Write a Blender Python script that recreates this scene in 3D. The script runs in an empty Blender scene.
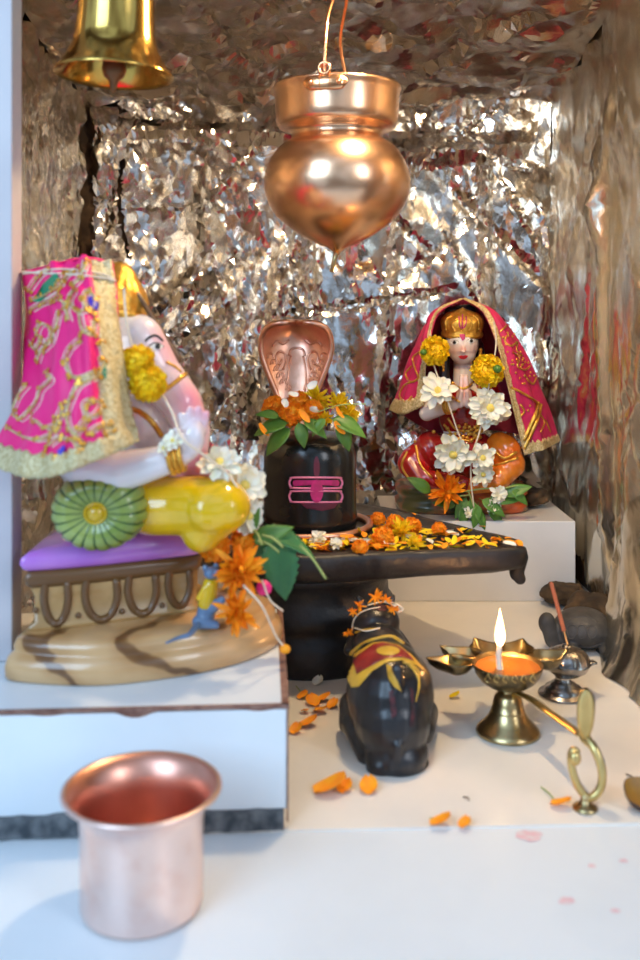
import bpy, bmesh, math, random
from mathutils import Vector, Matrix, Quaternion, noise, geometry
from mathutils.bvhtree import BVHTree
from math import sin, cos, pi, radians, sqrt, atan2, exp
C = bpy.context.scene.collection
H = 0.336          # camera height over the shrine floor
F = 970.0          # focal length in pixels
R = random.Random(7)
V = Vector

def P(px, py, d):
    return V(((px-320)/F*d, d, H+(318-py)/F*d))
def PZ(px, py, z):   # the point of height z seen at a pixel
    d = (H-z)*F/(py-318)
    return V(((px-320)/F*d, d, z))

# ------------------------------------------------------------------ materials
def mat(name, col, rough=.5, metal=0., noise_amt=0., noise_scale=30., col2=None, bump=0., bump_scale=80., spec=.5, sss=0., coat=0., ramp=(.35, .65), detail=5., trans=0.):
    m = bpy.data.materials.new(name); m.use_nodes = True
    nt = m.node_tree; b = nt.nodes['Principled BSDF']
    b.inputs['Base Color'].default_value = (*col, 1); b.inputs['Roughness'].default_value = rough
    b.inputs['Metallic'].default_value = metal; b.inputs['Specular IOR Level'].default_value = spec
    b.inputs['Coat Weight'].default_value = coat; b.inputs['Coat Roughness'].default_value = .08
    if sss:
        b.inputs['Subsurface Weight'].default_value = sss; b.inputs['Subsurface Radius'].default_value = (.01, .006, .004); b.inputs['Subsurface Scale'].default_value = .6
    tc = nt.nodes.new('ShaderNodeTexCoord')
    if col2 is not None:
        n = nt.nodes.new('ShaderNodeTexNoise'); n.inputs['Scale'].default_value = noise_scale; n.inputs['Detail'].default_value = detail
        r = nt.nodes.new('ShaderNodeValToRGB'); r.color_ramp.elements[0].position = ramp[0]; r.color_ramp.elements[1].position = ramp[1]
        r.color_ramp.elements[0].color = (*col, 1); r.color_ramp.elements[1].color = (*col2, 1)
        nt.links.new(tc.outputs['Object'], n.inputs['Vector']); nt.links.new(n.outputs['Fac'], r.inputs['Fac'])
        nt.links.new(r.outputs['Color'], b.inputs['Base Color'])
    if bump:
        n2 = nt.nodes.new('ShaderNodeTexNoise'); n2.inputs['Scale'].default_value = bump_scale; n2.inputs['Detail'].default_value = 6
        bp = nt.nodes.new('ShaderNodeBump'); bp.inputs['Strength'].default_value = bump; bp.inputs['Distance'].default_value = .002
        nt.links.new(tc.outputs['Object'], n2.inputs['Vector']); nt.links.new(n2.outputs['Fac'], bp.inputs['Height']); nt.links.new(bp.outputs['Normal'], b.inputs['Normal'])
    return m

def vmat(name, rough=.4, sss=0., coat=0., bump=0., bump_scale=80, metal=0.):   # painted surface: colour attribute holds the paint
    m = mat(name, (1, 1, 1), rough, metal, sss=sss, coat=coat, bump=bump, bump_scale=bump_scale)
    nt = m.node_tree; a = nt.nodes.new('ShaderNodeAttribute'); a.attribute_name = 'paint'
    nt.links.new(a.outputs['Color'], nt.nodes['Principled BSDF'].inputs['Base Color'])
    return m

def foil_mat(name, tilt=.5, rough=.16, s1=60., s2=190., col=(.86, .82, .77), stretch=(1, 1, 1)):
    m = bpy.data.materials.new(name); m.use_nodes = True
    nt = m.node_tree; N = nt.nodes.new; L = nt.links.new; b = nt.nodes['Principled BSDF']
    b.inputs['Base Color'].default_value = (*col, 1); b.inputs['Metallic'].default_value = 1; b.inputs['Roughness'].default_value = rough
    tc = N('ShaderNodeTexCoord'); mp = N('ShaderNodeMapping'); mp.inputs['Scale'].default_value = stretch
    L(tc.outputs['Object'], mp.inputs['Vector'])
    wn = N('ShaderNodeTexNoise'); wn.inputs['Scale'].default_value = 14; wn.inputs['Detail'].default_value = 3
    L(mp.outputs['Vector'], wn.inputs['Vector'])
    wa = N('ShaderNodeMixRGB'); wa.blend_type = 'ADD'; wa.inputs['Fac'].default_value = .06
    L(mp.outputs['Vector'], wa.inputs['Color1']); L(wn.outputs['Color'], wa.inputs['Color2'])
    g = N('ShaderNodeNewGeometry'); acc = g.outputs['Normal']
    for s, k in ((s1, tilt), (s2, tilt*.7)):
        v = N('ShaderNodeTexVoronoi'); v.inputs['Scale'].default_value = s
        L(wa.outputs['Color'], v.inputs['Vector'])
        su = N('ShaderNodeVectorMath'); su.operation = 'SUBTRACT'; su.inputs[1].default_value = (.5, .5, .5)
        L(v.outputs['Color'], su.inputs[0])
        sc = N('ShaderNodeVectorMath'); sc.operation = 'SCALE'; sc.inputs['Scale'].default_value = k
        L(su.outputs[0], sc.inputs[0])
        ad = N('ShaderNodeVectorMath'); ad.operation = 'ADD'; L(acc, ad.inputs[0]); L(sc.outputs[0], ad.inputs[1]); acc = ad.outputs[0]
    no = N('ShaderNodeVectorMath'); no.operation = 'NORMALIZE'; L(acc, no.inputs[0])
    n2 = N('ShaderNodeTexNoise'); n2.inputs['Scale'].default_value = 120; n2.inputs['Detail'].default_value = 4; L(wa.outputs['Color'], n2.inputs['Vector'])
    bp = N('ShaderNodeBump'); bp.inputs['Strength'].default_value = .22; bp.inputs['Distance'].default_value = .0015
    L(n2.outputs['Fac'], bp.inputs['Height']); L(no.outputs[0], bp.inputs['Normal']); L(bp.outputs['Normal'], b.inputs['Normal'])
    return m

M = {}
M['marble'] = mat('warm_lit_marble', (.88, .84, .77), .22, col2=(.74, .72, .69), noise_scale=9, ramp=(.45, .8), spec=.45)  # warm bulb glow on the back floor is mixed into this colour
M['marble_front'] = mat('front_marble_daylit', (.77, .83, .87), .35, col2=(.66, .72, .77), noise_scale=6, ramp=(.45, .8), spec=.35)  # cool daylight on the front slab and block is mixed into the colour
M['jamb'] = mat('jamb_marble', (.52, .50, .53), .35, col2=(.62, .60, .62), noise_scale=9, ramp=(.4, .7))
M['tile'] = mat('white_tile', (.80, .79, .78), .18, col2=(.72, .72, .72), noise_scale=12, ramp=(.5, .85))
M['mortar'] = mat('mortar', (.045, .055, .065), .9, col2=(.16, .17, .18), noise_scale=120, bump=.8)
M['edge'] = mat('brown_edge', (.16, .07, .05), .6, col2=(.30, .17, .13), noise_scale=160)
M['plaster'] = mat('rough_plaster', (.05, .032, .02), .95, col2=(.15, .09, .05), noise_scale=35, bump=1., bump_scale=60)
M['foil'] = foil_mat('foil_back', .022, .14, 60, 160, (.73, .70, .66))
M['foil_side'] = foil_mat('foil_side', .02, .25, 25, 90, (.78, .72, .60), (1, 1, .35))
M['foil_left'] = foil_mat('foil_left', .06, .18, 60, 160, (.78, .72, .60))
M['foil_top'] = foil_mat('foil_ceiling_dimmed', .04, .2, 45, 150, (.50, .45, .40))  # same foil, darkened: its dim room reflection is put into the colour
M['copper'] = mat('copper', (.94, .60, .38), .27, 1, bump=.04, bump_scale=40, col2=(.88, .52, .31), noise_scale=25)
M['copper_pale'] = mat('pale_copper', (.96, .74, .66), .32, 1, col2=(.90, .62, .53), noise_scale=70, ramp=(.5, .8))  # copper lightened, window reflection on the cup is put into the colour
M['copper_red'] = mat('copper_inside', (.80, .42, .32), .36, 1, col2=(.74, .36, .27), noise_scale=40)
M['copper_old'] = mat('embossed_copper', (.88, .52, .38), .34, 1, col2=(.74, .38, .25), noise_scale=60, bump=.15, bump_scale=90)
M['copper_wire'] = mat('copper_wire', (.95, .50, .25), .22, 1)
M['brass'] = mat('brass', (.66, .43, .11), .16, 1, col2=(.50, .31, .07), noise_scale=25)
M['brass_old'] = mat('old_brass', (.58, .44, .22), .3, 1, col2=(.38, .28, .13), noise_scale=70, bump=.1)
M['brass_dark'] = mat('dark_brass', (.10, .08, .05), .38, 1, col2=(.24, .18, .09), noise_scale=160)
M['brass_pale'] = mat('pale_brass', (.72, .56, .24), .33, 1, col2=(.55, .41, .16), noise_scale=40)
M['clapper'] = mat('clapper_iron', (.22, .11, .05), .45, .8)
M['steel'] = mat('tarnished_steel', (.42, .40, .38), .25, 1, col2=(.2, .19, .18), noise_scale=70)
M['stone'] = mat('black_stone', (.008, .008, .010), .30, col2=(.022, .022, .025), noise_scale=40, bump=.12, bump_scale=120)
M['stone_rough'] = mat('yoni_stone', (.009, .008, .009), .42, col2=(.030, .027, .027), noise_scale=22, bump=.9, bump_scale=60)
M['shaft'] = mat('lingam_stone', (.008, .009, .008), .22, col2=(.018, .019, .018), noise_scale=30, bump=.08)
M['tortoise'] = mat('tortoise_stone', (.03, .029, .029), .6, col2=(.07, .066, .062), noise_scale=60, bump=.4)
M['rock'] = mat('brown_rock', (.03, .02, .012), .9, col2=(.11, .065, .03), noise_scale=45, bump=1., bump_scale=70)
M['pink_paint'] = mat('pink_paint', (.90, .27, .46), .45)
M['magenta'] = mat('magenta_powder', (.62, .02, .22), .6, col2=(.42, .02, .14), noise_scale=150)
M['kumkum_faint'] = mat('faint_red_powder', (.13, .015, .04), .5)
M['red_paint'] = mat('red_paint', (.33, .025, .02), .3, col2=(.15, .02, .02), noise_scale=60)
M['yellow_paint'] = mat('yellow_paint', (.68, .40, .04), .35, col2=(.5, .28, .03), noise_scale=70)
M['petal_orange'] = mat('orange_petals', (1., .29, .004), .6, col2=(1., .42, .008), noise_scale=90, sss=.15)
M['petal_yellow'] = mat('yellow_petals', (1., .76, .01), .6, col2=(1., .62, .005), noise_scale=90, sss=.15)
M['petal_white'] = mat('white_petals', (.95, .93, .82), .6, col2=(.92, .85, .58), noise_scale=90, ramp=(.45, .7), sss=.15)
M['flower_eye'] = mat('yellow_flower_centre', (.88, .70, .16), .7)
M['leaf'] = mat('green_leaf', (.045, .16, .02), .4, col2=(.11, .27, .04), noise_scale=40, sss=.05)
M['leaf_dark'] = mat('dark_green_leaf', (.02, .13, .05), .38, col2=(.05, .2, .06), noise_scale=30)
M['stem'] = mat('stem', (.35, .42, .12), .6)
M['thread'] = mat('cotton_thread', (.80, .70, .55), .8)
M['gold'] = mat('gold_paint', (.85, .50, .09), .3, .75, col2=(.70, .33, .04), noise_scale=120, bump=.6, bump_scale=220)
M['zari'] = mat('gold_lace', (.90, .72, .40), .42, .45, col2=(.62, .45, .18), noise_scale=420, ramp=(.4, .6), bump=1., bump_scale=520)
M['zari_pale'] = mat('pale_lace', (.80, .70, .42), .5, .25, col2=(.58, .46, .22), noise_scale=380, ramp=(.4, .6), bump=1., bump_scale=450)
M['silk_pink'] = mat('hot_pink_silk', (.93, .012, .22), .5, col2=(.84, .008, .18), noise_scale=25)
M['silk_red'] = mat('magenta_silk', (.66, .015, .12), .55, col2=(.50, .01, .09), noise_scale=60)
M['lining'] = mat('maroon_lining', (.30, .015, .06), .7, col2=(.22, .01, .04), noise_scale=50)  # lining tone darkened so that the foil mirrors less red
M['green_patch'] = mat('green_patch', (.0, .25, .12), .5)
M['blue_patch'] = mat('blue_patch', (.03, .02, .45), .4)
M['purple'] = mat('purple_glaze', (.45, .16, .66), .25, coat=.6, col2=(.58, .27, .72), noise_scale=14)
M['bolster'] = mat('green_glaze', (.17, .26, .04), .3, coat=.5, col2=(.34, .42, .11), noise_scale=25)
M['bolster_dark'] = mat('dark_green_groove', (.03, .08, .015), .4)  # darker green for the faces down in the bolster grooves
M['yellow_glaze'] = mat('yellow_glaze', (.86, .52, .005), .18, coat=.8, col2=(.62, .40, .005), noise_scale=16)
M['brown_paint'] = mat('brown_paint', (.14, .065, .02), .35, coat=.3)
M['grey_blue'] = mat('grey_blue_paint', (.12, .20, .33), .35, coat=.3)
M['black_paint'] = mat('black_paint', (.012, .010, .012), .35)
M['eye_white'] = mat('eye_white', (.85, .83, .80), .3)
M['lip'] = mat('red_lips', (.62, .02, .03), .3)
M['orange_glaze'] = mat('orange_glaze', (.75, .14, .01), .2, coat=.7, col2=(.82, .26, .02), noise_scale=22)
M['red_glaze'] = mat('red_glaze', (.42, .008, .008), .2, coat=.7, col2=(.25, .01, .01), noise_scale=35)
M['plinth_paint'] = mat('plinth_paint', (.06, .07, .015), .35, coat=.5, col2=(.55, .10, .02), noise_scale=22, ramp=(.45, .6))
M['incense'] = mat('incense_stick', (.33, .10, .05), .8)
M['bamboo'] = mat('bamboo', (.62, .33, .12), .6)
M['clay'] = mat('ochre_clay', (.40, .20, .03), .5, col2=(.20, .10, .03), noise_scale=60)
M['clay_dark'] = mat('burnt_clay', (.05, .03, .025), .7)
M['wick'] = mat('cotton_wick', (.85, .70, .55), .8)
M['charm'] = mat('pink_bead', (.85, .02, .25), .4)
M['skin'] = vmat('white_skin_glaze', .22, sss=.12, coat=.5)
M['stone_base'] = None
m = mat('oil', (.42, .17, .04), .04, 0); m.node_tree.nodes['Principled BSDF'].inputs['Transmission Weight'].default_value = .35; M['oil'] = m
m = bpy.data.materials.new('flame'); m.use_nodes = True; nt = m.node_tree; nt.nodes.clear()
e = nt.nodes.new('ShaderNodeEmission'); o_ = nt.nodes.new('ShaderNodeOutputMaterial'); e.inputs['Color'].default_value = (1, .62, .25, 1); e.inputs['Strength'].default_value = 14
nt.links.new(e.outputs[0], o_.inputs[0]); M['flame'] = m
# veined wood-look glaze for the Ganesha plinth
m = mat('wood_look_glaze', (.52, .29, .11), .28, coat=.5); nt = m.node_tree; b = nt.nodes['Principled BSDF']
tc = nt.nodes['Texture Coordinate'] if 'Texture Coordinate' in nt.nodes else nt.nodes.new('ShaderNodeTexCoord')
mp = nt.nodes.new('ShaderNodeMapping'); mp.inputs['Rotation'].default_value = (.0, .9, .5); mp.inputs['Scale'].default_value = (1, .5, 1)
w = nt.nodes.new('ShaderNodeTexWave'); w.inputs['Scale'].default_value = 9; w.inputs['Distortion'].default_value = 3.2; w.inputs['Detail'].default_value = 2; w.inputs['Detail Scale'].default_value = 3
r = nt.nodes.new('ShaderNodeValToRGB'); cr = r.color_ramp
cr.elements[0].position = 0; cr.elements[0].color = (.16, .07, .02, 1); cr.elements[1].position = .10; cr.elements[1].color = (.50, .28, .11, 1)
e_ = cr.elements.new(.05); e_.color = (.22, .10, .03, 1); e_ = cr.elements.new(1.); e_.color = (.64, .40, .19, 1)
nt.links.new(tc.outputs['Object'], mp.inputs[0]); nt.links.new(mp.outputs[0], w.inputs['Vector']); nt.links.new(w.outputs['Fac'], r.inputs[0]); nt.links.new(r.outputs[0], b.inputs['Base Color'])
M['wood_glaze'] = m
M['tan_glaze'] = mat('tan_glaze', (.34, .19, .06), .35, coat=.4, col2=(.48, .29, .11), noise_scale=30)

# ------------------------------------------------------------------ helpers
WL = {}
def tag(o, label, cat, group=None, kind=None):
    if label: o['label'] = label
    if cat: o['category'] = cat
    if group: o['group'] = group
    if kind: o['kind'] = kind
    return o
def thing(name, loc, label, cat, group=None):
    o = bpy.data.objects.new(name, None); o.empty_display_size = .01; C.objects.link(o); o.location = loc; WL[o] = V(loc)
    return tag(o, label, cat, group)
def obj(name, bm, mats, parent=None, smooth=True, origin=None, keep=False):
    """link a bmesh given in world coordinates as one mesh object"""
    if not isinstance(mats, (list, tuple)): mats = [mats]
    if parent is not None: org = WL[parent]
    elif origin is not None: org = V(origin)
    elif keep: org = V((0, 0, 0))
    else:
        xs = [v.co for v in bm.verts]; n = len(xs)
        org = V((sum(c.x for c in xs)/n, sum(c.y for c in xs)/n, min(c.z for c in xs)))
    bmesh.ops.translate(bm, verts=bm.verts, vec=-org)
    me = bpy.data.meshes.new(name); bm.to_mesh(me); bm.free()
    for q in mats: me.materials.append(q)
    if smooth: me.polygons.foreach_set('use_smooth', [True]*len(me.polygons))
    o = bpy.data.objects.new(name, me); C.objects.link(o)
    if parent is not None: o.parent = parent
    else: o.location = org
    WL[o] = V(org)
    return o
def sharp(o, ang=35):
    me = o.data; bm = bmesh.new(); bm.from_mesh(me)
    for e in bm.edges:
        if len(e.link_faces) == 2 and e.calc_face_angle(0) > radians(ang): e.smooth = False
    bm.to_mesh(me); bm.free(); return o
def frame(z, up=V((0, 0, 1))):
    z = V(z).normalized(); x = up.cross(z)
    if x.length < 1e-4: x = V((1, 0, 0)).cross(z)
    if x.length < 1e-4: x = V((0, 1, 0)).cross(z)
    x.normalize(); y = z.cross(x)
    return Matrix((x, y, z)).transposed()
def add_grid(bm, rows, close_u=False, close_v=False, mi=0):
    vs = [[bm.verts.new(p) for p in r_] for r_ in rows]; nr = len(vs); nc = len(vs[0])
    for i in range(nr if close_v else nr-1):
        for j in range(nc if close_u else nc-1):
            a, b_, c, d = vs[i][j], vs[i][(j+1) % nc], vs[(i+1) % nr][(j+1) % nc], vs[(i+1) % nr][j]
            try:
                f = bm.faces.new((a, b_, c, d)); f.material_index = mi
            except ValueError: pass
    return vs
def lathe(bm, prof, c, seg=64, axis=None, mi=0, cap=True, wob=None):
    c = V(c); rows = []
    for (r_, z) in prof:
        row = []
        for k in range(seg):
            a = 2*pi*k/seg; rr = r_*(1+(wob(a, z) if wob else 0))
            p = V((rr*cos(a), rr*sin(a), z))
            if axis is not None: p = axis @ p
            row.append(c+p)
        rows.append(row)
    vs = add_grid(bm, rows, close_u=True, mi=mi)
    if cap:
        for row, rv in ((vs[0], True), (vs[-1], False)):
            try:
                f = bm.faces.new(list(reversed(row)) if rv else row); f.material_index = mi
            except ValueError: pass
    return vs
def tube(bm, pts, rad, seg=10, mi=0, closed=False, flat=None):
    pts = [V(p) for p in pts]; n = len(pts); rows = []
    if not hasattr(rad, '__len__'): rad = [rad]*n
    up = V((0, 0, 1)); prev = None
    for i, p in enumerate(pts):
        a = pts[(i-1) % n] if (closed or i > 0) else p; b_ = pts[(i+1) % n] if (closed or i < n-1) else p
        t = (b_-a).normalized() if (b_-a).length > 1e-9 else V((0, 0, 1))
        if prev is None:
            x = t.cross(up)
            if x.length < .05: x = t.cross(V((1, 0, 0)))
        else: x = prev-t*prev.dot(t)
        x.normalize(); prev = x; y = t.cross(x)
        fx, fy = flat if flat else (1, 1)
        rows.append([p+(x*cos(2*pi*k/seg)*fx+y*sin(2*pi*k/seg)*fy)*rad[i] for k in range(seg)])
    vs = add_grid(bm, rows, close_u=True, close_v=closed, mi=mi)
    if not closed:
        for row in (vs[0], vs[-1]):
            try: bm.faces.new(row).material_index = mi
            except ValueError: pass
def spl(pts, n=8):
    """Catmull-Rom through points"""
    pts = [V(p) for p in pts]; out = []
    q = [pts[0]*2-pts[1]]+pts+[pts[-1]*2-pts[-2]]
    for i in range(1, len(q)-2):
        for k in range(n):
            t = k/n; a, b_, c, d = q[i-1], q[i], q[i+1], q[i+2]
            out.append(.5*((2*b_)+(-a+c)*t+(2*a-5*b_+4*c-d)*t*t+(-a+3*b_-3*c+d)*t*t*t))
    out.append(pts[-1]); return out
def box(bm, lo, hi, mi=0, rot=None, pivot=None, bev=0):
    r_ = bmesh.ops.create_cube(bm, size=1); vs = r_['verts']
    for v in vs:
        v.co = V([(lo[i]+hi[i])/2+v.co[i]*(hi[i]-lo[i]) for i in range(3)])
    fs = set(f for v in vs for f in v.link_faces)
    for f in fs: f.material_index = mi
    if bev:
        es = set(e for f in fs for e in f.edges)
        r2 = bmesh.ops.bevel(bm, geom=list(es), offset=bev, segments=2, affect='EDGES', profile=.5)
        vs = [v for v in r2['verts']] if False else vs
    if rot is not None:
        pv = V(pivot)
        for v in list(bm.verts): v.co = pv+rot @ (v.co-pv)
def ell(bm, c, r_, rot=None, seg=20, mi=0):
    a = bmesh.ops.create_uvsphere(bm, u_segments=seg, v_segments=seg//2, radius=1)
    for v in a['verts']:
        p = V((v.co.x*r_[0], v.co.y*r_[1], v.co.z*r_[2]))
        if rot is not None: p = rot @ p
        v.co = V(c)+p
    for f in set(f for v in a['verts'] for f in v.link_faces): f.material_index = mi
def cap(bm, p0, r0, p1, r1, seg=16):
    p0 = V(p0); p1 = V(p1); Q = frame(p1-p0); L_ = (p1-p0).length; pr = []
    for k in range(6): a = -pi/2+pi/2*k/5; pr.append((max(1e-5, r0*cos(a)), r0*sin(a)))
    for k in range(6): a = pi/2*k/5; pr.append((max(1e-5, r1*cos(a)), L_+r1*sin(a)))
    lathe(bm, pr, p0, seg, Q)
def remesh(bm, voxel, smooth=6, fac=.5):
    me = bpy.data.meshes.new('tmp'); bm.to_mesh(me); bm.free()
    o = bpy.data.objects.new('tmp', me); C.objects.link(o)
    md = o.modifiers.new('r', 'REMESH'); md.mode = 'VOXEL'; md.voxel_size = voxel
    if smooth:
        sm = o.modifiers.new('s', 'SMOOTH'); sm.factor = fac; sm.iterations = smooth
    dg = bpy.context.evaluated_depsgraph_get(); ev = o.evaluated_get(dg)
    m2 = bpy.data.meshes.new_from_object(ev); bm2 = bmesh.new(); bm2.from_mesh(m2)
    bpy.data.objects.remove(o); bpy.data.meshes.remove(me); bpy.data.meshes.remove(m2)
    return bm2
def blob(prims, voxel=.0015, smooth=6):
    bm = bmesh.new()
    for p in prims:
        if p[0] == 'e': ell(bm, p[1], p[2], p[3] if len(p) > 3 else None)
        else: cap(bm, p[1], p[2], p[3], p[4])
    return remesh(bm, voxel, smooth)
def paint(o, fn):
    me = o.data; ca = me.color_attributes.new('paint', 'FLOAT_COLOR', 'POINT'); w_ = WL[o]
    for i, v in enumerate(me.vertices): ca.data[i].color = (*fn(v.co+w_), 1)
def mixc(a, b_, t):
    t = max(0, min(1, t)); return tuple(a[i]*(1-t)+b_[i]*t for i in range(3))
def bvh_of(objs):
    out = []
    for o in objs:
        vs = [v.co+WL[o] for v in o.data.vertices]; out.append(BVHTree.FromPolygons(vs, [tuple(p.vertices) for p in o.data.polygons]))
    return out
EYE = V((0, 0, H))
def hit(bv, px, py, off=.0006, default=None):
    """closest surface point of a finished shape in the direction of a pixel, with its normal"""
    d = (P(px, py, 1.)-EYE).normalized(); best = None
    for b_ in bv:
        h = b_.ray_cast(EYE, d)
        if h[0] is not None and (best is None or h[3] < best[3]): best = h
    if best is None:
        return (P(px, py, default), V((0, -1, 0))) if default else (None, None)
    n = best[1].normalized()
    if n.dot(d) > 0: n = -n
    return best[0]+n*off, n
def inset_tube(bm, bv, pix, r_, seg=6, mi=0, off=0., n=5, flat=None, default=None):
    pts = []
    for q in spl([V((x, y, 0)) for x, y in pix], n):
        p, _ = hit(bv, q.x, q.y, off, default)
        if p is not None: pts.append(p)
    if len(pts) > 1:
        rr = r_ if not hasattr(r_, '__len__') else [r_[0]+(r_[1]-r_[0])*i/(len(pts)-1) for i in range(len(pts))]
        tube(bm, pts, rr, seg, mi, flat=flat)
def patch(bm, bv, poly, off=.0006, step=2., mi=0, thick=.0008):
    """thin raised patch laid over a shape: outline given in the photo, laid on the real surface"""
    xs = [p[0] for p in poly]; ys = [p[1] for p in poly]; pts = [V(p) for p in poly]; n = len(poly)
    def inside(x, y):
        c = False; j = n-1
        for i in range(n):
            if (poly[i][1] > y) != (poly[j][1] > y) and x < (poly[j][0]-poly[i][0])*(y-poly[i][1])/(poly[j][1]-poly[i][1])+poly[i][0]: c = not c
            j = i
        return c
    y = min(ys)
    while y < max(ys):
        x = min(xs)
        while x < max(xs):
            if inside(x, y): pts.append(V((x, y)))
            x += step
        y += step
    pts = [V((p[0], p[1])) for p in pts]
    res = geometry.delaunay_2d_cdt(pts, [], [list(range(n))], 1, 1e-4)
    P3 = []; 
    for q in res[0]:
        p, nn = hit(bv, q[0], q[1], 0); P3.append((p, nn))
    top = [bm.verts.new(p+nn*(off+thick*.5)) if p is not None else None for p, nn in P3]
    for f in res[2]:
        if all(top[i] is not None for i in f):
            if max((P3[i][0]-P3[f[0]][0]).length for i in f) < .02:
                try: bm.faces.new([top[i] for i in f]).material_index = mi
                except ValueError: pass
def polar(cx, cy, rx, ry, n=20, rot=0):
    return [(cx+rx*cos(2*pi*k/n)*cos(rot)-ry*sin(2*pi*k/n)*sin(rot), cy+rx*cos(2*pi*k/n)*sin(rot)+ry*sin(2*pi*k/n)*cos(rot)) for k in range(n)]

# plant shapes (local coordinates, facing +z)
def add_petal(bm, L_, W, base, Q, curl=.2, cup_=.25, tilt=0., mi=0, tip=1., nl=5, frill=0., rnd=R):
    rows = []
    for i in range(nl+1):
        t = i/nl; w_ = W*(sin(pi*min(1, .12+t*.80))**.7)*(1 if t < .95 else .62*tip); row = []
        for j in (-1, -.5, 0, .5, 1):
            x = L_*t; y = w_*j*.5; z = L_*curl*t*t+cup_*W*(j*j-.3)*.6+(rnd.uniform(-1, 1)*frill*L_ if t > .5 else 0)
            ca, sa = cos(tilt), sin(tilt)
            row.append(base+Q @ V((x*ca-z*sa, y, x*sa+z*ca)))
        rows.append(row)
    add_grid(bm, rows, mi=mi)
def rotz(a): return Matrix.Rotation(a, 3, 'Z')
def marigold_bm(rad, seed=0, full=True, height=.75, petals=1.):     # dense ruffled pompon
    rn = random.Random(seed); bm = bmesh.new(); ell(bm, V((0, 0, rad*.05)), (rad*.76, rad*.76, rad*.66), seg=18)
    n = int(110*petals)
    for k in range(n):
        z = 1-1.35*(k+.5)/n; a = k*2.39996+rn.uniform(-.2, .2); q = sqrt(max(0, 1-z*z)); d = V((q*cos(a), q*sin(a), z*.85))
        tg = V((q*cos(a)+.001, q*sin(a), .25+rn.uniform(-.3, .3))); dd = (d+tg*(.35+rn.uniform(0, .5))).normalized(); y = dd.cross(V((-sin(a), cos(a), 0))); Q = Matrix((dd, y.cross(dd), y)).transposed()
        add_petal(bm, rad*rn.uniform(.30, .44), rad*.42, d*rad*.60, Q @ Matrix.Rotation(rn.uniform(-.6, .6), 3, 'X'), rn.uniform(-.5, .5), .35, 0, frill=.09, nl=3, rnd=rn)
    return bm
def spiky_bm(rad, seed=0, n=26):     # open marigold with long loose petals
    rn = random.Random(seed); bm = bmesh.new()
    ell(bm, V((0, 0, 0)), (rad*.2, rad*.2, rad*.16), seg=10)
    for k in range(n):
        a = 2*pi*rn.random()
        add_petal(bm, rad*rn.uniform(.7, 1.1), rad*.24, V((0, 0, 0)), rotz(a), rn.uniform(-.3, .5), .5, rn.uniform(-.2, 1.1), frill=.04, rnd=rn)
    return bm
def white_bm(rad, seed=0, n=12, layers=2):     # broad rounded petals in loose layers
    rn = random.Random(seed); bm = bmesh.new()
    for l in range(layers):
        m_ = max(5, n-l*3)
        for k in range(m_):
            a = 2*pi*(k+.5*l+rn.uniform(-.3, .3))/m_; L_ = rad*rn.uniform(.8, 1.08)*(1-.2*l); W = rad*.46; Q = rotz(a); tl = .05+.42*l+rn.uniform(-.18, .18); cu = rn.uniform(-.3, .2); rows = []
            for i in range(7):
                t_ = i/6; w_ = W*(.35+.65*sin(pi*min(1, t_*.62)))*(sqrt(max(.04, 1-((t_-.72)/.28)**2)) if t_ > .72 else 1); row = []
                for j in (-1, -.5, 0, .5, 1):
                    x, y, z = L_*t_, w_*j*.5, L_*cu*t_*t_+.2*W*(j*j-.3)+(rn.uniform(-.02, .02)*L_ if t_ > .4 else 0)
                    row.append(V((0, 0, rad*.05*l))+Q @ V((x*cos(tl)-z*sin(tl), y, x*sin(tl)+z*cos(tl))))
                rows.append(row)
            add_grid(bm, rows)
    return bm
def eye_bm(rad, seed=0):
    rn = random.Random(seed); bm = bmesh.new(); ell(bm, V((0, 0, rad*.12)), (rad*.20, rad*.20, rad*.22), seg=12)
    for v in bm.verts: v.co *= 1+rn.uniform(-.08, .08)
    return bm
def leaf_bm(L_, W, bend=.3, fold=.3, serr=.0, seed=0, twist=0.):
    rn = random.Random(seed); bm = bmesh.new(); rows = []; n = 18
    for i in range(n+1):
        t = i/n; w_ = W*.5*(sin(pi*t**.75)**.85 if 0 < t < 1 else .02)*(1+serr*(1 if i % 2 else -1))
        z = -bend*L_*t*t; row = []
        for j in (-1, -.5, 0, .5, 1):
            tw = twist*t; y = w_*j; zz = z+fold*abs(y)
            row.append(V((L_*t-serr*.35*W*abs(j)*(i % 2), y*cos(tw)-zz*0, zz+y*sin(tw))))
        rows.append(row)
    add_grid(bm, rows)
    tube(bm, [V((-L_*.12, 0, .0)), V((0, 0, 0))]+[V((L_*t/8, 0, -bend*L_*(t/8)**2+.0001)) for t in range(1, 8)], [W*.03]*2+[W*.03*(1-t/9) for t in range(1, 8)], 5)
    return bm
def xf(bm, loc, Q=None):
    for v in bm.verts: v.co = V(loc)+((Q @ v.co) if Q is not None else v.co)
    return bm
def facing(dirv, roll=0): return frame(V(dirv)) @ rotz(roll)

def floorcopy(proto, loc, rot, label=None, sc=1.):
    o = proto.copy(); C.objects.link(o); o.location = loc; o.rotation_euler = rot; o.scale = (sc, sc, sc)
    if label: o['label'] = label
    return o

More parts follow.
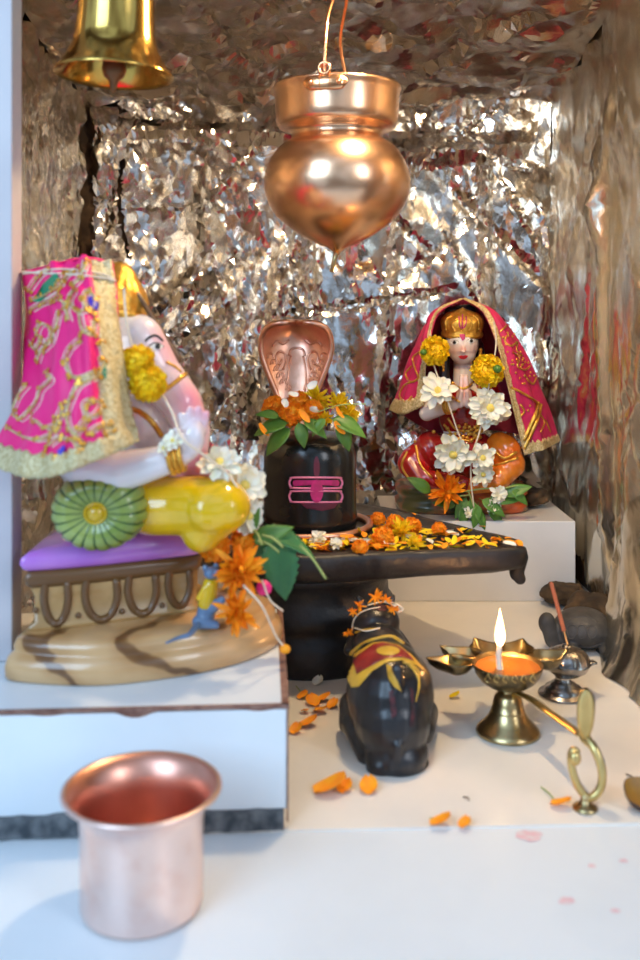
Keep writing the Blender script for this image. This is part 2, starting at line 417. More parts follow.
# ================================================================== SETTING
def struct(name, bm, m_, smooth=False): return tag(obj(name, bm, m_, smooth=smooth, keep=True), None, None, kind='structure')
YB, XL, XR, ZC = 1.335, -.325, .318, .632
seam = lambda x: .6375+.038*x
def slab(pts, z0, z1, bev=.0):
    bm = bmesh.new(); lo = [bm.verts.new((x, y, z0)) for x, y in pts]; hi = [bm.verts.new((x, y, z1)) for x, y in pts]
    n = len(pts); bm.faces.new(hi); bm.faces.new(list(reversed(lo)))
    for i in range(n): bm.faces.new((lo[i], lo[(i+1) % n], hi[(i+1) % n], hi[i]))
    if bev: bmesh.ops.bevel(bm, geom=[e for e in bm.edges if e.calc_face_angle(0) > .5], offset=bev, segments=2, affect='EDGES')
    return bm
o = struct('floor', slab([(-.45, seam(-.45)), (.45, seam(.45)), (.45, 1.42), (-.45, 1.42)], -.03, 0., .0008), M['marble'])
o = struct('floor.001', slab([(-1.1, .12), (1.1, .12), (1.1, seam(1.1)-.0006), (-1.1, seam(-1.1)-.0006)], -.034, -.0012, .001), M['marble_front'])
bm = bmesh.new(); box(bm, (-.45, YB+.012, -.02), (.45, YB+.06, .80)); struct('wall_back', bm, M['plaster'])
bm = bmesh.new(); box(bm, (XL-.06, .72, -.02), (XL-.012, YB+.012, .80)); struct('wall_left', bm, M['plaster'])
bm = bmesh.new(); box(bm, (XR+.012, .60, -.02), (XR+.06, YB+.012, .80)); struct('wall_right', bm, M['plaster'])
# sloping ceiling board
bm = bmesh.new(); box(bm, (-.45, .60, ZC+.014), (.45, YB+.05, ZC+.05))
for v in bm.verts: v.co.z += .14*(YB-v.co.y)
struct('ceiling', bm, M['plaster'])
# marble jamb at the left front
bm = bmesh.new(); box(bm, (-.62, .718, .0813), (P(22, 0, .742).x, .742, .78), bev=.0012); struct('trim_1', bm, M['jamb'])

# ------------------------------------------------------------------ foil
def hsh(i, j, k):
    n = sin(i*127.1+j*311.7+k*74.7)*43758.5453
    return (n-math.floor(n))*2-1
def lin(x, y, k):      # flat-faceted random relief: linear between the corners of a triangle lattice
    sk = (x+y)*.3660254; i = math.floor(x+sk); j = math.floor(y+sk); fx, fy = x+sk-i, y+sk-j
    a, d = hsh(i, j, k), hsh(i+1, j+1, k)
    if fx > fy: b_ = hsh(i+1, j, k); return a+(b_-a)*fx+(d-b_)*fy
    b_ = hsh(i, j+1, k); return a+(b_-a)*fy+(d-b_)*fx
def foil(name, O, U, W_, N, lu, lv, sp, amp, seed, mats, keep=None, creases=(), bulge=None, aniso=1., label='', fine=1., soft=False):
    U, W_, N, O = V(U), V(W_), V(N), V(O); rn = random.Random(seed)
    nu, nv = int(lu/sp), int(lv/(sp*(1+.4*(aniso-1)))); vs = {}; bm = bmesh.new()
    cr = [(rn.uniform(0, lu), rn.uniform(0, lv), rn.gauss(pi/2, .7), rn.uniform(.04, .16), rn.uniform(.004, .012), rn.choice((-1, 1))*rn.uniform(.3, 1)*amp*.8) for _ in range(60)]
    cr = [(cx, cy, cos(a), sin(a), ln, wd, hh) for cx, cy, a, ln, wd, hh in cr]
    def height(u, v):
        w1 = noise.noise(V((u*7, v*7/aniso, seed))); w2 = noise.noise(V((u*7, v*7/aniso, seed+9)))
        x, y = u+.022*w1, (v+.022*w2)/aniso
        calm = max(.05, min(1, .42+1.9*noise.noise(V((u*6, v*6/aniso, seed+20)))))
        h = lin(x*22+.35*y*22, y*22, seed)*amp+lin((x*.8+y*.6)*52, (y*.8-x*.6)*52, seed+1)*amp*.36*(.25+.75*calm)
        h += lin((x*.5-y*.86)*115, (y*.5+x*.86)*115, seed+2)*amp*.11*calm*fine+lin((x*.9+y*.4)*230, (y*.9-x*.4)*230, seed+3)*amp*.026*calm*fine
        for (cx, cy, ca, sa, ln, wd, hh) in cr:
            dx, dy = u-cx, v-cy; al = dx*ca+dy*sa
            if abs(al) < ln:
                pe = abs(-dx*sa+dy*ca)
                if pe < wd: h += hh*(1-pe/wd)*(1-(al/ln)**2)
        for (u0, v0, u1, v1, wd, hh) in creases:
            d0, d1 = u1-u0, v1-v0; L_ = sqrt(d0*d0+d1*d1); d0 /= L_; d1 /= L_; al = (u-u0)*d0+(v-v0)*d1; pe = abs(-(u-u0)*d1+(v-v0)*d0)+.004*w1
            if 0 < al < L_ and pe < wd: h += hh*(1-max(0, pe)/wd)*min(1, 6*al/L_, 6*(1-al/L_))
        if bulge: h += bulge(u, v)
        return h
    G = []
    for i in range(nu+1):
        row = []
        for j in range(nv+1):
            u = lu*(i+(rn.uniform(-.38, .38) if 0 < i < nu else 0))/nu; v = lv*(j+(rn.uniform(-.38, .38) if 0 < j < nv else 0))/nv
            row.append((u, v, bm.verts.new(O+U*u+W_*v+N*height(u, v))))
        G.append(row)
    for i in range(nu):
        for j in range(nv):
            q = (G[i][j], G[i+1][j], G[i+1][j+1], G[i][j+1])
            for tri in (((0, 1, 2), (0, 2, 3)) if rn.random() < .5 else ((0, 1, 3), (1, 2, 3))):
                cu = sum(q[t_][0] for t_ in tri)/3; cv = sum(q[t_][1] for t_ in tri)/3
                if keep and not keep(cu, cv, noise.noise(V((cu*40, cv*40, seed)))): continue
                bm.faces.new([q[t_][2] for t_ in tri])
    bmesh.ops.delete(bm, geom=[v for v in bm.verts if not v.link_faces], context='VERTS')
    bm.normal_update()
    for f in bm.faces:
        if f.normal.dot(N) < 0: f.normal_flip()
    o = obj(name, bm, mats, smooth=True)
    if not soft: sharp(o, 9)
    return tag(o, label, 'aluminium foil')
W0, HB = XR-XL, ZC+.03
# back sheet: u from left to right, v from the floor up
foil('foil_sheet', (XL, YB, 0.), (1, 0, 0), (0, 0, 1), (0, -1, 0), W0, HB-.018, .0042, .0095, 3, M['foil'], aniso=1.8,
     keep=lambda u, v, n: not (u < .012+.010*n and .40 < v < .66) and not (abs(u-.060-.012*sin(v*22)) < .0035+.002*n and .415 < v < .555) and not (.50 < u < .60 and v < .118+.015*n),
     creases=[(.30, .60, .33, .10, .012, .010), (.16, .55, .21, .25, .018, .012), (.44, .56, .40, .15, .010, .009), (.55, .60, .56, .1, .01, .012), (.36, .555, .62, .575, .022, .022), (.0, .60, .33, .585, .016, .014), (.02, .30, .20, .42, .016, .010), (.08, .25, .22, .36, .012, -.010), (.25, .2, .27, .45, .012, .010)],
     label='crumpled silver foil covering the whole back wall behind the idols')
foil('foil_sheet', (XL, YB, 0.), (0, -1, 0), (0, 0, 1), (1, 0, 0), .62, HB+.02, .0045, .008, 5, M['foil_left'], aniso=1.2,
     keep=lambda u, v, n: not (u < .012+.01*n and .36 < v < .62), fine=1.6,
     label='narrow strip of crumpled foil on the left wall beside the white jamb')
foil('foil_sheet', (XR, YB, 0.), (0, -1, 0), (0, 0, 1), (-1, 0, 0), .50, HB+.03, .005, .006, 8, M['foil_side'], aniso=2.6, soft=True,
     keep=lambda u, v, n: v > (.028+.012*n+.018*sin(u*18)+max(0, .05-u)*.8), fine=.35,
     creases=[(.03, .05, .02, .6, .008, .010), (.30, .02, .24, .6, .014, .014), (.20, .25, .30, .62, .012, .010), (.12, .2, .26, .55, .008, .006), (.1, .35, .2, .62, .01, .008)],
     label='smoother wrinkled foil sheet hanging on the right wall')
foil('foil_sheet', (XR-.014, 1.045, 0.001), (0, -1, 0), (0, 0, 1), (-1, 0, 0), .26, .42, .0045, .0045, 11, M['foil_side'], aniso=2.2, soft=True,
     keep=lambda u, v, n: (u > .062+.01*n+.03*max(0, v-.05)*2), fine=1.3, bulge=lambda u, v: .022*exp(-v/.035)+.004+.01*exp(-((u-.13)/.03)**2),
     label='loose foil flap spreading onto the floor at the right edge behind the incense holder')
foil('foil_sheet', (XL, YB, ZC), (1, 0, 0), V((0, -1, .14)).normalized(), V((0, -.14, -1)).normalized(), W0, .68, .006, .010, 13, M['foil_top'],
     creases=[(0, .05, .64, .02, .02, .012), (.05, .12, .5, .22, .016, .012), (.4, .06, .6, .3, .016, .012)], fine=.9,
     label='crumpled foil with dark reflections in its colour lining the ceiling above the hanging pot')

# rubble at the foot of the right wall
def rock(c, r_, seed, label):
    bm = bmesh.new(); bmesh.ops.create_icosphere(bm, subdivisions=4, radius=1)
    for v in bm.verts:
        n = noise.noise(v.co*1.6+V((seed, 0, 0)))*.35+noise.noise(v.co*5+V((seed, 3, 0)))*.12
        v.co = V((v.co.x*r_[0], v.co.y*r_[1], max(-.92, v.co.z)*r_[2]))*(1+n)
    zmin = min(v.co.z for v in bm.verts)
    for v in bm.verts: v.co += V((c[0], c[1], c[2]-zmin))
    return tag(obj('rubble_stone', bm, M['rock']), label, 'stone')
rock((.285, 1.135, .0), (.024, .024, .013), 2, 'brown rubble stone at the back corner under the torn right foil')
rock((.298, 1.065, .0), (.026, .034, .015), 5, 'brown rubble stone under the right foil just behind the tortoise figure')
rock((.272, 1.24, .0955), (.020, .022, .013), 9, 'dark rough stone on the white ledge right of the praying goddess')

# ------------------------------------------------------------------ marble blocks
LZ = .0950
bm = bmesh.new(); box(bm, (.0775, 1.150, 0.0), (.303, 1.318, LZ), bev=.0012)
tag(obj('marble_ledge', bm, M['tile'], smooth=False), 'glossy white tiled ledge under the praying goddess at the back', 'ledge')
BA = radians(3.4); Bo = V((P(290, 0, .637).x, .637, 0)); BQ = Matrix.Rotation(BA, 3, 'Z'); BZ = .081
def bq(x, y, z): return Bo+BQ @ V((x, y, z))      # x to the left is negative
t = thing('marble_block', bq(-.12, .09, 0), 'white marble block with a chipped brown edge carrying the large elephant-headed idol', 'block')
def bbox(lo, hi, bev=0.):
    bm = bmesh.new(); box(bm, lo, hi, bev=bev)
    for v in bm.verts: v.co = bq(*v.co)
    return bm
obj('slab', bbox((-.40, .003, .0125), (-.002, .215, BZ-.003), .0006), M['marble_front'], t, smooth=False)
obj('top_plate', bbox((-.40, .0045, BZ-.003), (-.0045, .215, BZ), .0004), M['marble_front'], t, smooth=False)
# chipped edge strips
rn = random.Random(4); bm = bmesh.new()
def strip(bm, n, f, w0, w1):
    rows = []
    for i in range(n+1):
        s = i/n; wv = w0+(w1-w0)*max(0, noise.noise(V((s*14, 3, 1))))**1.0*1.6; rows.append(f(s, wv))
    add_grid(bm, rows)
strip(bm, 90, lambda s, w: [bq(-.40+.3985*s, .0022, BZ+.0003), bq(-.40+.3985*s, .0020, BZ-.0018), bq(-.40+.3985*s, .0024, BZ-.0018-w), bq(-.40+.3985*s, .0036, BZ-.0018-w)], .0002, .0050)
box(bm, (-.40, .0023, BZ-.0021), (-.0015, .0050, BZ+.0004))
for v in bm.verts[-8:] if False else []: pass
bm2 = bbox((-.40, .0023, BZ-.0021), (-.0012, .0050, BZ+.0004)); me = bpy.data.meshes.new('q'); bm2.to_mesh(me); bm2.free()
bm.free(); bm = bmesh.new(); strip(bm, 90, lambda s, w: [bq(-.40+.3985*s, .0022, BZ+.0003), bq(-.40+.3985*s, .0020, BZ-.0018), bq(-.40+.3985*s, .0024, BZ-.0018-w), bq(-.40+.3985*s, .0036, BZ-.0018-w)], .0002, .0050)
bm.from_mesh(me)
bm2 = bbox((-.0055, .0023, BZ-.0023), (-.0005, .215, BZ+.0004)); bm2.to_mesh(me); bm2.free(); bm.from_mesh(me)
bm2 = bbox((-.0022, .0023, .004), (-.0010, .0048, BZ)); bm2.to_mesh(me); bm2.free(); bm.from_mesh(me)
obj('edge_strip', bm, M['edge'], t, smooth=False)['label'] = 'chipped reddish brown edge line'
bm = bmesh.new(); rows = []
for i in range(120):
    s = i/119; hgt = .0125+.005*noise.noise(V((s*18, 9, 2)))-(.0045 if .12 < s < .3 else 0)
    x = -.40+.396*s; rows.append([bq(x, -.0012+.0016*noise.noise(V((s*40, 1, 1))), .0002), bq(x, .0008, hgt*.6), bq(x, .0018, hgt), bq(x, .0040, hgt+.0005), bq(x, .01, .0002)])
add_grid(bm, rows)
box(bm, (0, 0, 0), (.0001, .0001, .0001)) if False else None
bm2 = bbox((-.40, .004, .0), (-.004, .213, .0125)); bm2.to_mesh(me); bm2.free(); bm.from_mesh(me)
obj('mortar', bm, M['mortar'], t)['label'] = 'dark grey mortar along the foot of the block'

# ------------------------------------------------------------------ copper cup
d = .557; s = d/F; c = V((P(142, 0, d).x, d, -.001))
def zz(y, d): return H+(318-y)/F*d
bm = bmesh.new(); zr = zz(788, d)
out = [(.0005, .0004), (.030, .0002), (.0338, .0012), (.0349, .004), (.0350, .02), (.0351, .045), (.0356, .054), (.0372, .060), (.0405, .0642), (.0444, zr-.0004), (.0456, zr+.0007), (.0458, zr+.0018), (.0449, zr+.0026), (.0430, zr+.0022)]
lathe(bm, out, c, 96, cap=False)
v_in = [(.0430, zr+.0022), (.0395, zr-.0012), (.0368, zr-.0055), (.0352, zr-.0105), (.0343, .05), (.0342, .01), (.033, .004), (.0005, .0032)]
lathe(bm, v_in, c, 96, mi=1, cap=False); bmesh.ops.remove_doubles(bm, verts=bm.verts, dist=1e-5)
tag(obj('copper_cup', bm, [M['copper_pale'], M['copper_red']], origin=c), 'small open copper cup with flared rim standing on the front marble slab', 'cup')

# ------------------------------------------------------------------ hanging pot
d = .95; s = d/F; px0 = P(337, 0, d).x; pc = V((px0, d, 0)); ceil_z = lambda y: ZC+.14*(YB-y)
t = thing('hanging_pot', (px0, d, zz(86, d)), 'round-bellied copper drip pot hanging by a wire from the foil ceiling', 'pot')
pr = [(62, 88.5), (63.6, 88), (64.2, 90), (63.2, 92), (62.2, 96), (61.6, 112), (61.0, 118), (60.6, 124), (58, 128), (54, 129.5), (48, 131), (45.5, 134), (45.2, 138), (48, 141.5), (53, 144), (60, 150), (67, 160), (71.5, 171), (73, 183), (72, 194), (68, 205), (61, 216), (50, 226), (37, 235), (22, 243), (9, 248), (4.5, 251.5), (2.4, 254)]
bm = bmesh.new(); lathe(bm, [(r_*s, zz(y, d)) for r_, y in pr], pc, 96, cap=False)
lathe(bm, [(r_*s, zz(y, d)) for r_, y in reversed([(62, 88.5), (60.4, 92), (60, 112), (59, 123), (44, 131), (43.5, 138), (60, 153), (70, 183), (50, 223), (5, 246)])], pc, 96, cap=False)
obj('body', bm, M['copper'], t)
bm = bmesh.new(); tube(bm, [V((px0+.001*0, d, zz(250, d))), V((px0-.002, d-.001, zz(258, d))), V((px0-.009*.6, d-.002, zz(272, d)))], [.0030, .0024, .0021], 12); obj('drip_spout', bm, M['brass_old'], t)
la = atan2(-.0595, -.012)
def lug(ang, nm=True):
    Q = Matrix.Rotation(ang+pi/2, 3, 'Z'); ce = pc+V((cos(ang), sin(ang), 0))*.0622; bm = bmesh.new(); zc_ = zz(97, d)
    rows = []
    for i in range(13):
        a = (i-6)/6*.33; row = []
        for (rr, z) in ((.0632, -.0068), (.0642, -.0060), (.0642, .0060), (.0632, .0068)):
            hh = sqrt(max(0, 1-(abs(i-6)/6.05)**6)); row.append(pc+V((cos(ang+a)*rr, sin(ang+a)*rr, zc_+z*hh)))
        rows.append(row)
    add_grid(bm, rows)
    # eyelet strap rising above the rim
    st = []
    for i in range(9):
        a = pi*i/8; st.append((.0048*cos(a), .0048*sin(a)))
    pro = [(-.0048, -.008)]+[(-x, y+.010) for x, y in st]+[(.0048, -.008)]
    rowsA = []
    for (x, z) in pro:
        p = ce+Q @ V((x, 0, 0))+V((0, 0, zc_+z)); o2 = V((cos(ang), sin(ang), 0)); rowsA.append([p+o2*.0035, p+o2*-.0005])
    add_grid(bm, rowsA)
    tube(bm, [ce+V((cos(ang), sin(ang), 0))*.0015+Q @ V((.0052*cos(a), 0, .0052*sin(a)))+V((0, 0, zc_+.0125)) for a in [2*pi*k/16 for k in range(16)]], .0016, 8, closed=True)
    lg = obj('lug', bm, M['copper_wire'], t)
    for sx in (-1, 1):
        a = ang+sx*.21; b2 = bmesh.new(); ell(b2, pc+V((cos(a)*.0645, sin(a)*.0645, zc_)), (.0024, .0024, .0024), seg=12); obj('rivet', b2, M['copper_wire'], lg)
    return ce+V((0, 0, zc_+.0125))
l1 = lug(la); l2 = lug(la+pi)
hx = V((px0+.004, d, .668))
bm = bmesh.new()
pts = spl([l1+V((0, .0005, -.004)), l1+V((.0, 0, .012)), l1+V((.003, .008, .05)), V((px0+.002, d-.022, .656)), hx+V((0, 0, -.001)), V((px0+.010, d+.022, .656)), l2+V((-.008, -.012, .055)), l2+V((0, 0, .012)), l2+V((0, -.0005, -.004))], 8)
tube(bm, pts, .0019, 10); obj('wire_handle', bm, M['copper_wire'], t)
bm = bmesh.new(); q = [hx+V((.0, .0, -.005)), hx+V((.006, 0, .001)), hx+V((.0, 0, .009)), V((hx.x, hx.y, ceil_z(hx.y)+.016))]; tube(bm, spl([hx+V((-.006, 0, .001))]+q, 6), .0016, 8)
tag(obj('ceiling_hook', bm, M['steel']), 'small metal hook in the ceiling holding the copper pot wire', 'hook')

# ------------------------------------------------------------------ brass bell
d = .75; s = d/F; bx = P(120, 0, d).x; bc = V((bx, d, 0))
t = thing('temple_bell', (bx, d, zz(76, d)), 'polished brass bell hanging above the pink-veiled elephant-headed idol', 'bell')
tl = Matrix.Rotation(radians(2.2), 3, 'Y')
piv = V((bx, d, zz(-85, d)))
pr = [(59, 76.5), (59.6, 75), (58.5, 73), (54, 68), (49, 60), (45, 53), (42.2, 46), (40.5, 38), (38.6, 20), (37.3, 0), (36.3, -20), (35, -40), (32, -58), (25, -72), (14, -80), (5, -83), (.3, -84)]
pin = [(.3, -79), (14, -75), (25, -66), (31, -50), (34.5, -20), (36, 10), (38.5, 38), (42, 52), (50, 66), (56, 73.5), (59, 76.5)]
bm = bmesh.new(); lathe(bm, [(r_*s, zz(y, d)) for r_, y in pin+pr], bc, 96, cap=False)
for (r0, y0) in ((42.6, 45), (40.0, 28)):
    pass
for v in bm.verts: v.co = piv+tl @ (v.co-piv)
bmesh.ops.remove_doubles(bm, verts=bm.verts, dist=1e-5); obj('body', bm, M['brass'], t)
bm = bmesh.new(); tube(bm, [(bx, d, zz(-76, d)), (bx+.001, d, zz(60, d))], .0014, 8); lathe(bm, [(.0003, zz(52, d)), (.005, zz(54, d)), (.0088, zz(62, d)), (.0095, zz(70, d)), (.0075, zz(77, d)), (.0036, zz(81, d)), (.0028, zz(88, d)), (.0018, zz(92, d)), (.0003, zz(93, d))], bc, 24, cap=False)
for v in bm.verts: v.co = piv+tl @ (v.co-piv)
obj('clapper', bm, M['clapper'], t)
bm = bmesh.new(); tube(bm, [V((bx+.009*cos(a), d, zz(-84, d)+.007+.009*sin(a))) for a in [2*pi*k/20 for k in range(20)]], .0024, 8, closed=True); obj('hanging_loop', bm, M['brass'], t)
bm = bmesh.new(); zt = ceil_z(d)+.016; z0 = zz(-84, d)+.0150
n = max(2, int((zt-z0)/.0075)+1)
for k in range(n):
    z = z0+(zt-z0)*(k+.5)/n; a0 = (k % 2)*pi/2
    tube(bm, [V((bx+.0032*cos(a)*cos(a0), d+.0032*cos(a)*sin(a0), z+.0062*sin(a))) for a in [2*pi*i/14 for i in range(14)]], .0009, 6, closed=True)
tag(obj('bell_chain', bm, M['brass_old']), 'short brass chain between the ceiling and the bell', 'chain')

# ------------------------------------------------------------------ yoni and lingam
YC = V((-.0102, .985, 0)); DZ = .126
corner = [V((.192, .886)), V((.192, .924))]
def yoni_r(a):
    Rr = .129; u = V((cos(a), sin(a))); best = Rr
    # union of the disc with the tapering spout
    A = V((YC.x+.035, YC.y-.124)); B = V((.190, .884)); Cc = V((.193, .921)); D = V((YC.x+.075, YC.y+.104)); o2 = V((YC.x, YC.y))
    for p, q in ((A, B), (B, Cc), (Cc, D)):
        e = q-p; den = u.x*e.y-u.y*e.x
        if abs(den) > 1e-9:
            w_ = p-o2; tt = (w_.x*e.y-w_.y*e.x)/den; ss = (w_.x*u.y-w_.y*u.x)/den
            if tt > 0 and -.001 <= ss <= 1.001: best = max(best, tt)
    return best
t = thing('stone_pedestal', (YC.x, YC.y, 0), 'black stone round basin with a long spout, strewn with petals, under the lingam', 'stone basin')
seg = 180; RR = []
for k in range(seg): RR.append(yoni_r(2*pi*k/seg))
RR = [(RR[k-1]+2*RR[k]+RR[(k+1) % seg])/4 for k in range(seg)]
def ring(f, z, wob=.0):
    row = []
    for k in range(seg):
        a = 2*pi*k/seg; r_ = f(RR[k], a); n = wob*(noise.noise(V((cos(a)*4, sin(a)*4, z*60)))*1.2+noise.noise(V((cos(a)*15, sin(a)*15, z*160)))*.8); row.append(YC+V((cos(a)*(r_+n), sin(a)*(r_+n), z+n*.5)))
    return row
bm = bmesh.new(); sm = lambda a, b_, t_: a+(b_-a)*t_
rows = [ring(lambda r_, a: .001, DZ-.001), ring(lambda r_, a: .055, DZ-.001), ring(lambda r_, a: .07, DZ-.0035), ring(lambda r_, a: r_-.018, DZ-.0035), ring(lambda r_, a: r_-.013, DZ-.0005, .001), ring(lambda r_, a: r_-.004, DZ, .001), ring(lambda r_, a: r_-.0008, DZ-.002, .0022), ring(lambda r_, a: r_, DZ-.006, .003), ring(lambda r_, a: r_-.0004, DZ-.0145, .003), ring(lambda r_, a: r_-.003, DZ-.0190, .003), ring(lambda r_, a: sm(.098, r_, .80), DZ-.0245, .002), ring(lambda r_, a: sm(.092, r_, .5), DZ-.0295, .002), ring(lambda r_, a: sm(.090, r_, .12), DZ-.034, .001)]
add_grid(bm, rows, close_u=True); obj('basin', bm, M['stone_rough'], t)
bm = bmesh.new(); lathe(bm, [(.0930, DZ-.032), (.0905, DZ-.040), (.082, DZ-.045), (.0795, .072), (.0800, .060), (.0835, .056), (.0845, .050), (.0835, .043), (.0800, .040), (.0800, .034), (.0850, .030), (.0875, .024), (.0880, .004), (.0870, 0)], YC, 96, wob=lambda a, z: .012*noise.noise(V((cos(a)*3, sin(a)*3, z*50))))
obj('stem', bm, M['stone_rough'], t)
bm = bmesh.new(); k0 = V((.184, .903, DZ-.0165)); cap(bm, k0+V((0, 0, .004)), .010, k0+V((-.001, 0, -.012)), .0065); cap(bm, k0+V((-.001, 0, -.010)), .007, k0+V((.002, -.001, -.016)), .0055)
obj('spout_knob', remesh(bm, .0012, 3), M['stone_rough'], t)
s = .985/F; zc = lambda y: zz(y, .985)
t = thing('lingam', (YC.x, YC.y, DZ-.001), 'smooth black cylindrical lingam stone marked with a pink three-line sign', 'lingam')
bm = bmesh.new(); zb = DZ-.001
lathe(bm, [(.0465, zb), (.0478, zb+.004), (.0478, zb+.014), (.0471, zb+.018), (.0469, zc(470)), (.0468, zc(456)), (.0458, zc(449)), (.0430, zc(442)), (.038, zc(437)), (.030, zc(433.5)), (.018, zc(431.3)), (.008, zc(430.5)), (.0003, zc(430.3))], YC, 96)
body = obj('stone_shaft', bm, M['shaft'], t); bv = bvh_of([body])
fm = bmesh.new()
def rr(x0, x1, y0, y1, r_): return [(x0+r_, y0), (x1-r_, y0), (x1-r_*.3, y0+r_*.3), (x1, (y0+y1)/2), (x1-r_*.3, y1-r_*.3), (x1-r_, y1), (x0+r_, y1), (x0+r_*.3, y1-r_*.3), (x0, (y0+y1)/2), (x0+r_*.3, y0+r_*.3)]
for y0, y1 in ((477.5, 488), (491, 502)):
    q = rr(289.5, 342, y0, y1, 5)
    inset_tube(fm, bv, q+[q[0], q[1]], .0021, 6, n=3, flat=(1.0, .5))
obj('tilak', fm, M['pink_paint'], body)['label'] = 'pink painted three-line sign'
fm = bmesh.new(); patch(fm, bv, rr(293, 339, 480, 486, 2), .0003, 1.6); obj('tilak_fill', fm, M['magenta'], body)
fm = bmesh.new(); patch(fm, bv, polar(316.5, 491, 6.3, 11.5), .0012, 1.6); obj('tilak_dot', fm, M['magenta'], body)
fm = bmesh.new(); patch(fm, bv, polar(316.5, 468, 3.0, 12), .0002, 1.6); obj('powder_streak', fm, M['kumkum_faint'], body)
fm = bmesh.new(); patch(fm, bv, [(300, 503), (338, 503), (334, 508), (322, 511), (306, 508)], .0002, 1.6); obj('powder_smear', fm, M['kumkum_faint'], body)

# copper cobra
t = thing('copper_cobra', (YC.x, YC.y, DZ-.0035), 'copper cobra with a raised hood behind the lingam and its coil around the base', 'cobra figure')
dh = 1.045; hb = lambda px, py, dy=0: P(px, py, dh+dy)
bm = bmesh.new(); rows = []; prof_h = [(0, 408, 14), (.1, 398, 18), (.25, 385, 23.5), (.4, 370, 29.5), (.55, 359, 33.5), (.7, 348, 35.5), (.8, 339, 34.8), (.88, 332, 32.5), (.94, 327.5, 29), (.99, 324.6, 24), (1.03, 323.0, 17), (1.05, 322.4, 9)]
for (tt, py, hw) in prof_h:
    row = []
    for j in range(-12, 13):
        u = j/12; py2 = py
        bowl = .026*(1-abs(u)**2.2)*min(1, tt*1.2)
        lip = -.018*max(0, tt-.72)**1.3*3.2
        row.append(hb(297-1+hw*u, py2, bowl+lip))
    rows.append(row)
back = [[p+V((0, .004, 0))+V((0, .002, 0)) for p in r_] for r_ in rows]
add_grid(bm, rows); add_grid(bm, back)
edge = [r_[0] for r_ in rows]+rows[-1][1:]+[r_[-1] for r_ in reversed(rows)][1:]
hood = obj('hood', bm, M['copper_old'], t)
bm = bmesh.new(); tube(bm, [p+V((0, .003, 0)) for p in edge], .0034, 10); obj('hood_rim', bm, M['copper_old'], t)
bv = bvh_of([hood]); bm = bmesh.new()
for sx in (-1, 1):
    X = lambda x: 297+sx*x
    inset_tube(bm, bv, [(X(8), 392), (X(9), 380), (X(8), 366), (X(6), 356)], .0011, 6)
    inset_tube(bm, bv, [(X(14), 370), (X(11), 362), (X(12), 354), (X(18), 352), (X(21), 358), (X(18), 364), (X(15), 360)], .0014, 6)
    for k in range(5):
        cx, cy = X(14+k*3.2), 384-k*6.5
        inset_tube(bm, bv, [(cx-3, cy), (cx-1.5, cy-4), (cx+2, cy-4), (cx+3.5, cy)], .0012, 6)
        inset_tube(bm, bv, [(cx-2-sx*5, cy+6), (cx-1-sx*5, cy+2), (cx+2-sx*5, cy+2), (cx+3-sx*5, cy+6)], .0011, 6)
    inset_tube(bm, bv, [(X(25), 346), (X(20), 341), (X(14), 344), (X(8), 340)], .0013, 6)
inset_tube(bm, bv, [(289, 356), (291, 350), (297, 348), (303, 350), (305, 356)], .0014, 6)
obj('engraved_face', bm, M['copper_old'], hood)
bm = bmesh.new()
q = [hb(297, 398, .008), hb(297, 410, .006), V((YC.x-.012, YC.y+.0585, .20)), V((YC.x-.014, YC.y+.058, .15)), V((YC.x-.010, YC.y+.058, DZ+.006)), V((YC.x+.02, YC.y+.056, DZ+.003))]
for k in range(22):
    a = radians(62-k*17); rr_ = .0585+.00055*k; q.append(V((YC.x+rr_*cos(a), YC.y+rr_*sin(a), DZ+.0016)))
pts = spl(q, 5); n = len(pts)
tube(bm, pts, [.0135-.0095*min(1, i/18) if i < 18 else max(.0016, .0042-.0020*(i-18)/(n-18)) for i in range(n)], 12)
obj('coil', bm, M['copper_old'], t)

# ================================================================== LARGE ELEPHANT-HEADED IDOL
g = lambda px, py, dy=0: P(px, py, .72+dy)
gs = .72/F
t = thing('elephant_headed_idol', (-.13, .75, BZ), 'large glazed elephant-headed idol in profile with yellow trousers on a wood-look plinth', 'idol')
def prism_layers(outline, layers, cen):
    bm = bmesh.new(); n = len(outline); rows = []; c = V((sum(p[0] for p in outline)/n, sum(p[1] for p in outline)/n)); rx = max(abs(p[0]-c.x) for p in outline); ry = max(abs(p[1]-c.y) for p in outline)
    zt = layers[-1][1]; lays = list(layers)+[(min(rx, ry)*k, zt) for k in (.6, .95)]
    for ins, z in lays: rows.append([V((c.x+(p[0]-c.x)*(1-ins/rx), c.y+(p[1]-c.y)*(1-ins/ry), z)) for p in outline])
    vs = add_grid(bm, rows, close_u=True); bm.faces.new(vs[-1]); bm.faces.new(list(reversed(vs[0]))); bmesh.ops.recalc_face_normals(bm, faces=bm.faces); return bm
ol = spl([(-.222, .690, 0), (-.218, .679, 0), (-.185, .671, 0), (-.150, .670, 0), (-.115, .680, 0), (-.080, .697, 0), (-.048, .725, 0), (-.031, .760, 0), (-.036, .790, 0), (-.060, .812, 0), (-.100, .822, 0), (-.160, .824, 0), (-.208, .822, 0), (-.217, .812, 0), (-.2195, .75, 0)], 6)[:-1]
ol = [(p.x, p.y) for p in ol]
obj('plinth', prism_layers(ol, [(.002, BZ+.0004), (0, BZ+.002), (-.0005, BZ+.010), (.0015, BZ+.0165), (.0045, BZ+.0185), (.0055, BZ+.0200), (.0050, BZ+.0235), (.007, BZ+.028), (.0115, BZ+.0300), (.03, BZ+.0303)], None), M['wood_glaze'], t)
PT = BZ+.030
